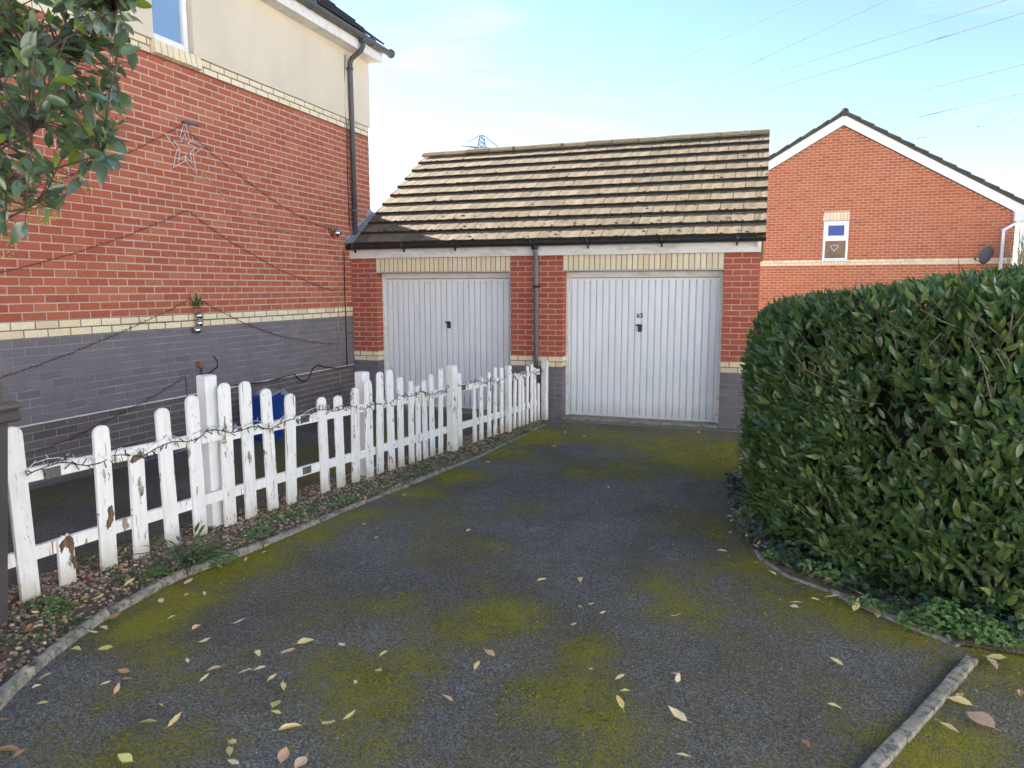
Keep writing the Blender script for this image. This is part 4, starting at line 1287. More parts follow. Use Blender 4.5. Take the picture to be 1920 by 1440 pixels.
# wire star
hk = onx(345, 234, .03)
star = thing('star_decoration', hk, 'white wire star decoration hung on the red brick wall', 'decoration')
ctr = onx(347, 279, .03)
def star_pts(ro, ri, rot=0):
    q = []
    for k in range(11):
        a = math.pi/2+rot+math.pi*k/5; r = ro if k % 2 == 0 else ri
        q.append(ctr+Vector((0, r*math.cos(a), r*math.sin(a))))
    return q
for (ro, ri, nm) in ((.295, .125, 'outer_wire'), (.165, .075, 'inner_wire')):
    b = MB(); q = star_pts(ro, ri, -.06)
    for a, e in zip(q[:-1], q[1:]): b.tube([a, e], .0036, 5)
    b.build(nm, M['cable_white'], star)
b = MB(); q1, q2 = star_pts(.295, .125, -.06), star_pts(.165, .075, -.06)
for k in range(1, 10, 2): b.tube([q1[k], q2[k]], .005, 5)
b.build('strut', M['cable_white'], star)
b = MB(); b.tube([hk+Vector((-.03, 0, .03)), hk+Vector((.05, .02, .03)), hk+Vector((.06, .14, .02))], .016, 8); b.build('hook', M['steel'], star)
e0_ = onx(373, 316, .03)
b = MB(); b.tube([e0_, onx(440, 390, .02), onx(520, 430, .02), onx(600, 447, .02)], .004, 5); b.build('lead_wire', M['mortar_pink'], star)
# hanging baubles
bt = onx(367, 556, .035)
bau = thing('hanging_baubles', bt, 'three silver baubles hung under a green bow on the wall', 'decoration')
b = MB(); b.tube([bt+Vector((0, .05*math.cos(a)-.01, .055*math.sin(a)+.0)) for a in [2*math.pi*k/14 for k in range(15)]], .010, 6, False); b.build('rope_ring', M['far_wood'], bau)
b = MB(); rr = random.Random(5)
for _ in range(46):
    p = onx(369, 568, .05)+Vector((rr.uniform(-.02, .03), rr.uniform(-.055, .055), rr.uniform(-.05, .05)))
    dv = Vector((rr.uniform(-1, 1), rr.uniform(-1, 1), rr.uniform(-1, 1)))*.025
    b.tube([p, p+dv], .006, 3)
b.build('bow', M['tinsel'], bau)
for (u, v) in ((373, 592), (374, 606), (370, 619)):
    b = MB(); b.ball(onx(u, v, .055), .044, 14, 9); b.build('bauble', M['chrome'], bau)
b = MB(); b.tube([onx(368, 572, .04), onx(370, 620, .05)], .004, 4); b.tube([onx(371, 572, .04), onx(374, 592, .05)], .004, 4); b.build('cord', M['far_wood'], bau)
# socket box and its loop of cable
sp_ = onx(376, 683, .03)
sb = thing('socket_box', sp_, 'small rusty outdoor socket box on the grey painted wall', 'socket')
b = MB(); b.box(sp_, (.05, .075, .07), None, .008); b.build('box', M['copper'], sb)
b = MB(); b.tube([sp_-Vector((0, 0, .03)), onx(379, 705, .02), onx(378, 728, .02), onx(384, 738, .02)], .008, 5)
b.tube([onx(379, 702, .02), onx(395, 698, .03), onx(408, 688, .03), onx(407, 676, .03), onx(401, 668, .03)], .007, 5); b.build('cable', M['cable_black'], sb)
# white conduit
z = .685
b = MB(); b.box((.014, (-6.4-.02)/2, z), (.012, 6.38, .013), None, .003)
b.build('conduit', M['cable_white'], None, (.02, -3.2, z), label='thin white conduit running level along the grey painted wall', cat='conduit')
b = MB(); pt = [(440, 722), (500, 716), (535, 706), (552, 702), (561, 711), (572, 716), (580, 708), (587, 691), (596, 684), (606, 687), (620, 690), (640, 690), (655, 687)]
b.tube([onx(u, v, .034) for u, v in pt], .007, 6)
b.build('loose_cable', M['cable_black'], None, onx(572, 700, .03), label='black cable looping loosely over the white conduit', cat='cable')
b = MB(); b.tube([onx(u, v, .015) for u, v in ((634, 447), (637, 500), (635, 560), (634, 610), (636, 650), (637, 690), (638, 720), (648, 742))], .005, 5)
b.build('hanging_cable', M['far_wood'], None, onx(636, 640, .015), label='thin pale cable hanging down the wall near the garage corner', cat='cable')
b = MB(); b.tube([onx(u, v, .015) for u, v in ((645, 470), (647, 560), (649, 620), (651, 686))], .008, 5)
b.build('hanging_cable', M['cable_black'], None, onx(648, 640, .015), label='straight black cable running down beside the garage corner', cat='cable')
# globe lamp
gp_ = onx(632, 437, .09)
gl = thing('globe_lamp', (0.0, gp_.y, gp_.z), 'round polished metal wall lamp beside the roof flashing', 'lamp')
b = MB(); b.ball(gp_, .062, 16, 10); b.build('globe', M['chrome'], gl)
b = MB(); b.tube([(.008, gp_.y-.01, gp_.z), (.06, gp_.y, gp_.z)], .045, 12); b.box((.012, gp_.y-.05, gp_.z+.07), (.014, .10, .10)); b.build('base', M['copper'], gl)

# ------------------------------------------------------------------ blue recycling box
bx = Vector((.42, -2.70, gz(-2.7)))
bb = thing('recycling_box', bx, 'blue plastic recycling box with grey lid behind the fence', 'box')
b = MB()
h = .36; 
def ringbox(b, c, s0, s1, z0, z1):
    vs = []
    for (s, z_) in ((s0, z0), (s1, z1)):
        for (i, j) in ((-1, -1), (1, -1), (1, 1), (-1, 1)): vs.append(c+Vector((i*s[0], j*s[1], z_)))
    b.add(vs, [(0, 1, 5, 4), (1, 2, 6, 5), (2, 3, 7, 6), (3, 0, 4, 7), (3, 2, 1, 0), (4, 5, 6, 7)])
ringbox(b, bx, (.10, .13), (.125, .165), 0.005, .50)
b.build('body', M['blue_plastic'], bb)
b = MB(); ringbox(b, bx, (.135, .178), (.135, .178), .50, .535); b.build('rim', M['blue_plastic'], bb)
b = MB(); b.box(bx+Vector((0, .03, .565)), (.24, .22, .035), Matrix.Rotation(.22, 3, 'X') @ Matrix.Rotation(.1, 3, 'Y'), .012); b.build('lid', M['grey_plastic'], bb)
b = MB(); b.tube([bx+Vector((.09, .15, .58)), bx+Vector((.11, .20, .53)), bx+Vector((.12, .225, .46)), bx+Vector((.12, .21, .40))], .05, 10); b.build('flap', M['grey_plastic'], bb)

# ------------------------------------------------------------------ wheelie bin at the left edge
bc = Vector((2.30, -7.66, gz(-7.66)+.0))
wb = thing('wheelie_bin', bc, 'dark plastic wheelie bin cut by the left edge of frame', 'bin')
b = MB(); ringbox(b, bc, (.205, .205), (.255, .265), .06, 1.075); b.build('body', M['bin'], wb)
bc = bc+Vector((0, 0, .115))
b = MB(); b.box(bc+Vector((0, 0, .985)), (.60, .62, .06), None, .012); b.build('rim', M['bin'], wb)
b = MB(); b.box(bc+Vector((0, 0, 1.035)), (.615, .635, .035), None, .012); vs = []
b.extr([bc+Vector((-.27, -.28, 1.05)), bc+Vector((-.27, .28, 1.05)), bc+Vector((-.27, .20, 1.09)), bc+Vector((-.27, 0, 1.11)), bc+Vector((-.27, -.20, 1.09))], (.54, 0, 0))
b.build('lid', M['bin_lid'], wb)
b = MB(); b.box(bc+Vector((.12, .255, 1.085)), (.20, .06, .06), None, .012); b.box(bc+Vector((.12, .29, 1.125)), (.16, .035, .035), None, .012)
b.build('lid_handle', M['bin_lid'], wb)
bc = bc-Vector((0, 0, .115))
for sx in (-1, 1):
    b = MB(); b.tube([bc+Vector((sx*.20, -.24, .10)), bc+Vector((sx*.25, -.24, .10))], .10, 18); b.build('wheel', M['black_plastic'], wb)

# ------------------------------------------------------------------ planting strip by the fence
def strip(name, left, right, h, mat, n=60, **kw):
    vs = []; fs = []
    m = 8
    for i in range(n+1):
        t = i/n
        a = left(t); e = right(t)
        for k in range(m+1):
            f = k/m; p = a.lerp(e, f)
            bump_ = math.sin(math.pi*f)*.02+.012*noise.noise(Vector((p.x*5, p.y*5, 1)))
            vs.append(Vector((p.x, p.y, gz(p.y)+h+bump_)))
    for i in range(n):
        for k in range(m): fs.append((i*(m+1)+k, i*(m+1)+k+1, (i+1)*(m+1)+k+1, (i+1)*(m+1)+k))
    b = MB(); b.add(vs, fs, True); return b.build(name, mat, None, (0, 0, 0), **kw)
def kl_at(y):
    for a, e in zip(KLW[:-1], KLW[1:]):
        if a.y <= y <= e.y: return a.lerp(e, (y-a.y)/max(1e-6, e.y-a.y))
    return KLW[0] if y < KLW[0].y else KLW[-1]
Y0, Y1 = -8.1, -.35
strip('flower_bed', lambda t: Vector((min(fx_(max(-7.2, Y0+(Y1-Y0)*t))-.32, kl_at(Y0+(Y1-Y0)*t).x-.10), Y0+(Y1-Y0)*t, 0)), lambda t: Vector((kl_at(Y0+(Y1-Y0)*t).x-.012, Y0+(Y1-Y0)*t, 0)), .008, M['soil'],
      label='narrow gravelly bed between fence and kerb edging', cat='flower bed', kind='structure')
def bed_pt(rr, bias=0.0):
    y = Y0+(Y1-Y0)*rr.random()**(1+bias); a = min(fx_(max(-7.2, y))-.30, kl_at(y).x-.10); e = kl_at(y).x-.03
    f = rr.random(); x = a+(e-a)*f
    z_ = gz(y)+.008+math.sin(math.pi*f)*.02+.012*noise.noise(Vector((x*5, y*5, 1)))
    return Vector((x, y, z_)), f
rr = random.Random(21)
b = MB()
for _ in range(9000):
    p, f = bed_pt(rr, .9)
    if f > .62 and rr.random() < .55: continue
    r = rr.uniform(.006, .0135)
    b.ball(p+Vector((0, 0, r*.3)), r, 5, 3, (rr.uniform(.8, 1.5), rr.uniform(.7, 1.2), rr.uniform(.6, .9)))
b.build('gravel', M['pebble'], None, (0, 0, 0), label='brown gravel spread along the foot of the fence', cat='gravel', kind='stuff')

def leaf_verts(L, W, bend=.15, fold=.25, rows=3, wav=0.0, rr=R, pw=.75):
    """leaf along +Y, face +Z"""
    vs = [(0, 0, 0)]; fs = []
    for i in range(1, rows+1):
        t = i/(rows+1)
        w_ = W/2*math.sin(math.pi*t**.85)**pw
        z_ = bend*L*(t*t)*-1
        vs += [(-w_, t*L, z_+fold*w_+rr.uniform(-wav, wav)), (0, t*L, z_), (w_, t*L, z_+fold*w_+rr.uniform(-wav, wav))]
    vs.append((0, L, -bend*L))
    fs += [(0, 2, 1), (0, 3, 2)]
    for i in range(rows-1):
        a = 1+3*i
        fs += [(a, a+1, a+4, a+3), (a+1, a+2, a+5, a+4)]
    a = 1+3*(rows-1); tip = len(vs)-1
    fs += [(a, a+1, tip), (a+1, a+2, tip)]
    return vs, fs
def frame(axis, nrm_):
    Y = axis.normalized(); Z = (nrm_-Y*nrm_.dot(Y))
    if Z.length < 1e-4: Z = Y.orthogonal()
    Z.normalize(); X = Y.cross(Z); return Matrix((X, Y, Z)).transposed()
# low weeds as ground cover
b = MB(); rr = random.Random(33)
for _ in range(5200):
    p, f = bed_pt(rr, .3)
    if noise.noise(Vector((p.x*2.2, p.y*2.2, 5))) + (f-.5)*.5 < .08: continue
    vs, fs = leaf_verts(rr.uniform(.018, .04), rr.uniform(.012, .02), .2, .2, 1, 0, rr)
    ax_ = Vector((rr.uniform(-1, 1), rr.uniform(-1, 1), rr.uniform(.1, .9)))
    F = frame(ax_, Vector((0, 0, 1)))
    b.add([p+F@Vector(v)+Vector((0, 0, .006)) for v in vs], fs)
b.build('ground_cover', M['weed_leaf'], None, (0, 0, 0), label='tiny low weeds and moss creeping over the bed beside the kerb', cat='weeds', kind='stuff')
def weed(P, n, L, W, label, mat='weed_leaf', spread=1.0, tall=.5, seed=0, group='weeds at the drive edges', lobed=False):
    rr = random.Random(seed)
    t = thing('weed_plant', P, label, 'plant', group)
    b = MB(); st = MB()
    for i in range(n):
        a = rr.uniform(0, 2*math.pi); el = rr.uniform(.15, 1.0)*tall
        ax_ = Vector((math.cos(a)*spread, math.sin(a)*spread, el))
        base_ = P+Vector((math.cos(a), math.sin(a), 0))*rr.uniform(0, .45)*L*3
        tipd = ax_.normalized()
        stem = rr.uniform(.3, 1.5)*L
        q = base_+tipd*stem
        st.tube([base_, q], .0016, 3)
        k = 3 if lobed else 1
        for j in range(k):
            aj = Vector((math.cos(a+(j-(k-1)/2)*.8), math.sin(a+(j-(k-1)/2)*.8), .15+el*.4))
            vs, fs = leaf_verts(L*rr.uniform(.7, 1.1), W*rr.uniform(.8, 1.1), .25, .2, 2, 0, rr)
            F = frame(aj, Vector((0, 0, 1)))
            b.add([q+F@Vector(v) for v in vs], fs)
    st.build('stems', M[mat], t); b.build('leaves', M[mat], t)
def bush(P, rx, ry, h, n, L, label, mat='weed_leaf', seed=0, lean=(0, 0)):
    rr = random.Random(seed)
    t = thing('weed_plant', P, label, 'plant', 'weeds at the drive edges')
    b = MB(); st = MB()
    for i in range(n):
        a = rr.uniform(0, 2*math.pi); r = rr.random()**.5; f = rr.random()
        top = h*(1-r*r*.85)*(.7+.6*noise.noise(Vector((P.x*3+math.cos(a)*r*2, P.y*3+math.sin(a)*r*2, seed))))
        q = P+Vector((math.cos(a)*r*rx+lean[0]*f, math.sin(a)*r*ry+lean[1]*f, max(.006, top*f**.5)))
        if i % 5 == 0: st.tube([P+Vector((math.cos(a)*r*rx*.3, math.sin(a)*r*ry*.3, 0)), q], .0015, 3)
        a2 = rr.uniform(0, 6.28)
        for j in (-1, 0, 1):
            ax_ = Vector((math.cos(a2+j*.95), math.sin(a2+j*.95), rr.uniform(-.2, .5)))
            vs, fs = leaf_verts(L*rr.uniform(.6, 1.1), L*.75, .2, .2, 2, .002, rr)
            F = frame(ax_, Vector((rr.uniform(-.5, .5), rr.uniform(-.8, .2), 1)))
            b.add([q+F@Vector(v) for v in vs], fs)
    st.build('stems', M[mat], t); b.build('leaves', M[mat], t)
weed(ong(350, 1052, .03), 90, .10, .024, 'dark tufted plant growing at the foot of the sixth picket', 'hedge_leaf', .8, 1.7, 1)
bush(ong(300, 1075, .015), 0.09, 0.09, 0.05, 60, 0.022, 'small grey green weed left of the dark tufted plant', seed=2)
bush(ong(90, 1140, .015), 0.17, 0.11, 0.06, 150, 0.022, 'spreading weed in front of the nearest picket', seed=3)
bush(ong(400, 1050, .015), 0.15, 0.12, 0.07, 130, 0.024, 'leafy weed right of the dark tufted plant by the kerb', seed=4)
bush(ong(480, 1000, .015), 0.12, 0.14, 0.05, 80, 0.022, 'little weed below the tall post of the fence', seed=5)
weed(ong(555, 960, .02), 34, .04, .018, 'little weed between fence and kerb before the wide gap', seed=6)
bush(ong(640, 940, .015), 0.1, 0.18, 0.06, 90, 0.024, 'low weed by the kerb after the wide gap in the pickets', seed=7)
weed(ong(775, 885, .02), 40, .07, .022, 'bright rosette weed by the kerb in front of the middle pickets', seed=8, spread=1.5)
weed(ong(830, 855, .02), 40, .05, .02, 'yellowish weed at the foot of the thick middle post', seed=9)
weed(ong(985, 808, .02), 50, .05, .016, 'grassy weed where the fence meets the garage', seed=10, spread=1.3)
weed(ong(940, 825, .02), 40, .045, .016, 'grassy weed under the far run of pickets', seed=15, spread=1.3)

rr = random.Random(52)
lit = {k: MB() for k in ('tan brown', 'cream', 'red', 'dark grey')}
for _ in range(620):
    p, f = bed_pt(rr, .7)
    k = rr.choice(('tan brown', 'tan brown', 'dark grey', 'cream', 'tan brown', 'red') if rr.random() < .6 else ('tan brown', 'dark grey'))
    vs, fs = leaf_verts(rr.uniform(.02, .05), rr.uniform(.010, .02), rr.uniform(-.3, .3), rr.uniform(.1, .6), 2, .002, rr)
    F = frame(Vector((rr.uniform(-1, 1), rr.uniform(-1, 1), rr.uniform(-.15, .3))), Vector((rr.uniform(-.4, .4), rr.uniform(-.4, .4), 1)))
    lit[k].add([p+F@Vector(v)+Vector((0, 0, .012)) for v in vs], fs)
for k, b in lit.items():
    b.build('leaf_litter', FALL[k], None, (0, 0, 0), label='scraps of %s leaf litter among the gravel under the fence' % k, cat='litter', kind='stuff')

# ------------------------------------------------------------------ hedge
HP = [ong(1393, 885), ong(1392, 905), ong(1394, 930), ong(1404, 985), ong(1436, 1028), ong(1500, 1070), ong(1580, 1102), ong(1680, 1140), ong(1790, 1180), ong(1900, 1200)]
HP = [p+Vector((.05, .12, 0)) for p in HP]
HP.insert(0, Vector((HP[0].x+.04, HP[0].y+.30, 0)))
HBK = HP[0].y                                              # back end of the hedge
HP += [HP[-1]+Vector((.9, -.05, 0)), HP[-1]+Vector((2.6, .3, 0))]
hroot = Vector((7.2, -4.2, gz(-4.2)))
hedge = thing('laurel_hedge', hroot, 'big clipped evergreen laurel hedge right of the drive', 'hedge')
hacc = [0]
for a, e in zip(HP[:-1], HP[1:]): hacc.append(hacc[-1]+math.hypot(e.x-a.x, e.y-a.y))
def hp_at(s):
    for i in range(len(HP)-1):
        if s <= hacc[i+1] or i == len(HP)-2:
            f = (s-hacc[i])/(hacc[i+1]-hacc[i]); p = HP[i].lerp(HP[i+1], f)
            return p
def hp_n(s):
    a, e = hp_at(max(0, s-.25)), hp_at(min(hacc[-1], s+.25)); d = e-a; d.z = 0; d.normalize()
    return Vector((-d.y, d.x, 0)) if Vector((-d.y, d.x, 0)).dot(Vector((7.5, -2.5, 0))-hp_at(s)) < 0 else Vector((d.y, -d.x, 0))
def htop(x, y):
    return 1.715 + .125*max(0, x-6.2) - .05*max(0, y+4.6) + .10*gz(y) + .05*noise.noise(Vector((x*1.7, y*1.7, 9)))
def hsurf(s, f):
    """point on the side of the hedge; f: 0 foot, 1 shoulder"""
    p = hp_at(s); n = hp_n(s); z0 = gz(p.y)+.06; z1 = htop(p.x, p.y)
    z_ = z0+(z1-z0)*f
    inn = .16*max(0, (f-.72)/.28)**2 + .05*max(0, (.25-f)/.25)
    bul = .085*noise.noise(Vector((p.x*2.3, p.y*2.3, z_*2.3)))+.03*noise.noise(Vector((p.x*6, p.y*6, z_*6)))
    q = Vector((p.x, p.y, z_))-n*inn+n*bul
    return q, n
rr = random.Random(99)
LV = [leaf_verts(1.0, .34, b_, f_, 3, .015, rr, 1.15) for b_, f_ in ((.10, .22), (.2, .3), (.02, .15), (.28, .25))]
leaves = []
def hole(q):
    return noise.noise(Vector((q.x*2.6+3, q.y*2.6, q.z*2.6+7)))
while len(leaves) < 23000:
    s = rr.uniform(0, hacc[-1]); f = rr.random()
    if s < hacc[2]*.9 and rr.random() < .5: continue
    if s > hacc[-2]+.6 and rr.random() < .6: continue
    q, n = hsurf(s, f)
    dpt = abs(rr.gauss(0, .09))
    hv = hole(q)
    if hv > .40 and dpt < .08: continue
    q = q-n*(dpt-.03)
    up = Vector((0, 0, 1))
    ax_ = up*rr.uniform(.2, 1.4)+n*rr.uniform(.2, 1.1)+Vector((rr.uniform(-1, 1), rr.uniform(-1, 1), rr.uniform(-.6, .6)))*.75
    nn = n*.9+up*.5+Vector((rr.uniform(-1, 1), rr.uniform(-1, 1), rr.uniform(-1, 1)))*.75
    leaves.append((q, ax_, nn, rr.uniform(.038, .118)))
# top of the hedge
inside = []
while len(leaves) < 33000:
    s = rr.uniform(0, hacc[-1]); p = hp_at(s); n = hp_n(s)
    dep = rr.uniform(.02, 1.0 if rr.random() < .6 else 2.2)
    q = Vector((p.x, p.y, 0))-n*dep
    if q.y > HBK or q.x < HP[0].x-.02: continue
    z_ = htop(q.x, q.y) - .16*max(0, (.18-dep)/.18)**2 - abs(rr.gauss(0, .05)) + .04
    q = Vector((q.x, q.y, z_))
    ax_ = Vector((rr.uniform(-1, 1)*.7, rr.uniform(-1, 1)*.7, rr.uniform(.4, 1.2)))+n*.2
    nn = n*.5+Vector((rr.uniform(-1, 1), rr.uniform(-1, 1), rr.uniform(.1, 1)))*.8
    leaves.append((q, ax_, nn, rr.uniform(.055, .10)))
def leaf_set(leaves, parent, mat, LV, nobj, rr, name='leaf', off=0.0):
    rk = []
    for i, (q, ax_, nn, L) in enumerate(leaves):
        u, v, z_ = px(q)
        if 0 < u < 1920 and 0 < v < 1440 and z_ > 0:
            face = abs(nn.normalized().dot((CAM-q).normalized()))
            rk.append((-(L/z_)*(.3+face)*(1+.0*u), i))
    return rk
rk = leaf_set(leaves, hedge, None, LV, 300, rr)
# the frontmost leaves that face the camera stand out one by one
rk2 = []
for a, i in rk:
    q, ax_, nn, L = leaves[i]
    rk2.append((a, i))
rk2.sort()
sel = set(i for a, i in rk2[:300])
lm = []
for k, (vs, fs) in enumerate(LV):
    me = bpy.data.meshes.new('laurel_leaf'); me.from_pydata(vs, [], fs); me.materials.append(M['hedge_leaf'])
    me.polygons.foreach_set('use_smooth', [True]*len(fs)); lm.append(me)
jm = MB()
for i, (q, ax_, nn, L) in enumerate(leaves):
    F = frame(ax_, nn); k = rr.randrange(4)
    if i in sel:
        place('leaf', lm[k], hedge, Matrix.Translation(q) @ F.to_4x4() @ Matrix.Scale(L, 4))
    else:
        vs, fs = LV[k]
        jm.add([q+F@(Vector(v)*L) for v in vs], fs, True)
jm.build('foliage', M['hedge_leaf'], hedge, kind='stuff')
# twigs and a near-black core that paints the hedge's inner shade
b = MB()
for _ in range(420):
    s = rr.uniform(hacc[2], hacc[-1]); f = rr.uniform(.05, 1)
    q, n = hsurf(s, f)
    a = q-n*rr.uniform(.15, .4)-Vector((0, 0, rr.uniform(.05, .3))); e = q+n*rr.uniform(-.06, .03)+Vector((rr.uniform(-.1, .1), rr.uniform(-.1, .1), rr.uniform(.0, .12)))
    b.tube([a, a.lerp(e, .5)+Vector((rr.uniform(-.03, .03),)*3), e], .005, 4, True, .0025)
for _ in range(60):
    s = rr.uniform(hacc[6], hacc[-2]+.5); q, n = hsurf(s, rr.uniform(.6, .98))
    e = q+n*rr.uniform(.0, .06)+Vector((rr.uniform(-.25, .25), rr.uniform(-.15, .15), rr.uniform(.05, .30)))
    b.tube([q-n*.08, q.lerp(e, .5)+n*.04, e], .0045, 4, True, .002)
b.build('twigs', M['twig'], hedge, kind='stuff')
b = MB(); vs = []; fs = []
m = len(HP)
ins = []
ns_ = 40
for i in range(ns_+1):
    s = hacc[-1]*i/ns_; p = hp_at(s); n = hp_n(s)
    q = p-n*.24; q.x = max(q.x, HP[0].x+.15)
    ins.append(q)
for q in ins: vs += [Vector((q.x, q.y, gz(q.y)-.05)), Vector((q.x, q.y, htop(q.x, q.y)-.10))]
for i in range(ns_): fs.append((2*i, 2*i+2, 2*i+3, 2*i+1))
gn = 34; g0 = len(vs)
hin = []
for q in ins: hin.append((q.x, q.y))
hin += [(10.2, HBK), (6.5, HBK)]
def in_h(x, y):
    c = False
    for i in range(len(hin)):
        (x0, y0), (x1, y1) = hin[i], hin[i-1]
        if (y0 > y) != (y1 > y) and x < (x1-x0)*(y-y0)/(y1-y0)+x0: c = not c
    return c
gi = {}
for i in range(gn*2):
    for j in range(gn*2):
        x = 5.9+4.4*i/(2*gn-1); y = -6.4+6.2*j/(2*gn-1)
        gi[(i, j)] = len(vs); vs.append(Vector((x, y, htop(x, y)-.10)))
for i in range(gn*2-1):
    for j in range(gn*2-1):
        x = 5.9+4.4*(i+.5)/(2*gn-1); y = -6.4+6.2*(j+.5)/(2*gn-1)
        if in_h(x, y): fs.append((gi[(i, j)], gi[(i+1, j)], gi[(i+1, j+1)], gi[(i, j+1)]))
b.add(vs, fs); b.build('inner_shade', M['inner'] if 'inner' in M else plain('dark_inner_shade', (.016, .018, .011), (.010, .013, .008), 14, 1, .8, 60, bd=.03), hedge)  # dark sheet whose colour stands in for shade between the leaves
# bed under the hedge
b = MB(); q = [Vector((p.x, p.y, gz(p.y)+.012)) for p in KRW[::-1]]
poly = q+[q[-1]+Vector((.6, -.05, .002)), Vector((12, q[-1].y+.3, gz(-5)+.012)), Vector((12, -.3, .012)), Vector((q[0].x+.05, -.3, .012))]
n_ = len(poly); ctr_ = Vector((8.5, -2.5, gz(-2.5)+.03))
b.add(poly+[ctr_], [(i, (i+1) % n_, n_) for i in range(n_)])
b.build('hedge_bed', M['soil'], None, (0, 0, 0), label='dark soil strip under the laurel hedge', cat='soil', kind='structure')
# ivy and small weeds at the hedge foot
b = MB(); b2 = MB(); rr = random.Random(44)
for _ in range(4600):
    s = rr.uniform(hacc[2], hacc[-2]+.4); p = hp_at(s); n = hp_n(s)
    o = rr.uniform(-.12, .19)
    q = Vector((p.x, p.y, gz(p.y)))+n*o; q.z += .015+max(0, rr.gauss(.03, .035)) + (.10*rr.random() if o < 0 else 0)
    vs, fs = leaf_verts(1, .8 if rr.random() < .6 else .4, .15, .15, 2, .02, rr); L = rr.uniform(.02, .05)
    F = frame(Vector((rr.uniform(-1, 1), rr.uniform(-1, 1), rr.uniform(-.2, .7)))+n*.4, Vector((0, 0, 1))+n*.6)
    (b2 if noise.noise(Vector((p.x*3, p.y*3, 2))) > .12 and o > -.05 else b).add([q+F@(Vector(v)*L) for v in vs], fs)
hl = MB(); hl2 = MB()
for _ in range(520):
    s = rr.uniform(hacc[2], hacc[-2]+.5); p = hp_at(s); n = hp_n(s)
    q = Vector((p.x, p.y, gz(p.y)+.03))+n*rr.uniform(-.02, .19)
    vs, fs = leaf_verts(rr.uniform(.02, .06), rr.uniform(.010, .022), rr.uniform(-.3, .3), rr.uniform(.1, .6), 2, .002, rr)
    F = frame(Vector((rr.uniform(-1, 1), rr.uniform(-1, 1), rr.uniform(-.15, .3))), Vector((rr.uniform(-.4, .4), rr.uniform(-.4, .4), 1)))
    (hl if rr.random() < .75 else hl2).add([q+F@Vector(v) for v in vs], fs)
hl.build('leaf_litter', FALL['tan brown'], None, (0, 0, 0), label='brown dead leaves gathered along the foot of the hedge', cat='litter', kind='stuff')
hl2.build('leaf_litter', FALL['cream'], None, (0, 0, 0), label='pale dead leaves gathered along the foot of the hedge', cat='litter', kind='stuff')
b.build('ivy', M['ivy_leaf'], None, (0, 0, 0), label='dark ivy creeping along the foot of the laurel hedge', cat='ivy', kind='stuff')
b2.build('ground_cover', M['weed_leaf'], None, (0, 0, 0), label='pale green small weeds edging the drive below the hedge', cat='weeds', kind='stuff')
bush(ong(1790, 1178, .015), 0.26, 0.14, 0.17, 330, 0.026, 'bright green feathery weed clump spilling over the right kerb corner', seed=21)
bush(ong(1850, 1195, .015), 0.16, 0.12, 0.12, 170, 0.026, 'green weed clump just right of the kerb corner', seed=22)
bush(ong(1475, 1048, .015), 0.16, 0.1, 0.09, 150, 0.024, 'pale green weed under the left front of the hedge', seed=23)
bush(ong(1425, 985, .015), 0.12, 0.2, 0.14, 200, 0.026, 'pale weed clump at the left corner of the hedge foot', seed=24)
bush(ong(1625, 1135, .015), 0.1, 0.08, 0.07, 80, 0.02, 'small yellow green weed at the kerb below the hedge middle', seed=25)
weed(ong(1690, 1150, .02), 40, .035, .012, 'fine grassy weed at the kerb below the hedge', seed=26, tall=1.1)
weed(ong(1895, 1165, .02), 40, .045, .03, 'dark leafy weed at the right edge under the hedge', 'ivy_leaf', seed=27, tall=.8)

# ------------------------------------------------------------------ pale winter shrub at the right edge
q = ony(1915, 470, 11.2)
ws = thing('bare_shrub', (q.x, 11.2, 0), 'pale straw coloured bare shrub behind the hedge at right edge', 'shrub')
b = MB(); rr = random.Random(70)
for _ in range(420):
    a = Vector((q.x+rr.uniform(-.1, .5), 11.2+rr.uniform(-.3, .3), 1.2)); e = Vector((q.x+rr.uniform(-.22, 1.4), 11.2+rr.uniform(-.7, .5), rr.uniform(1.9, 3.35)))
    md = a.lerp(e, .5)+Vector((rr.uniform(-.12, .12), rr.uniform(-.1, .1), rr.uniform(0, .15)))
    b.tube([a, md, e], .012, 3, True, .005)
b.build('twigs', M['far_wood'], ws, kind='stuff')
b = MB(); b.tube([(q.x+.2, 11.2, 0), (q.x+.2, 11.2, 1.4)], .06, 8); b.build('trunk', M['bark'], ws)

# ------------------------------------------------------------------ tree leaning in at the upper left
tb = ondep(-420, 700, 2.7); tb = Vector((tb.x, tb.y, gz(tb.y)))
tree = thing('photinia_tree', tb, 'glossy evergreen tree leaning in at the upper left corner', 'tree')
rr = random.Random(17)
crown_c = ondep(-60, 60, 2.75)
trk = [tb, tb+Vector((.03, .02, .8)), tb+Vector((.0, .05, 1.5)), Vector((tb.x+.05, tb.y+.05, 2.2)), Vector((tb.x+.08, tb.y+.08, 3.0))]
b = MB(); b.tube(trk, .055, 9, True, .025); b.build('trunk', M['bark'], tree)
POLY = [(-500, -420), (330, -420), (300, -120), (262, 10), (238, 60), (262, 110), (226, 150), (238, 200), (205, 250), (222, 300), (180, 345), (145, 345), (120, 385), (80, 395), (60, 440), (25, 440), (-20, 470), (-500, 520)]
def inpoly(x, y):
    c = False
    for i in range(len(POLY)):
        (x0, y0), (x1, y1) = POLY[i], POLY[i-1]
        if (y0 > y) != (y1 > y) and x < (x1-x0)*(y-y0)/(y1-y0)+x0: c = not c
    return c
limbs = []
b = MB()
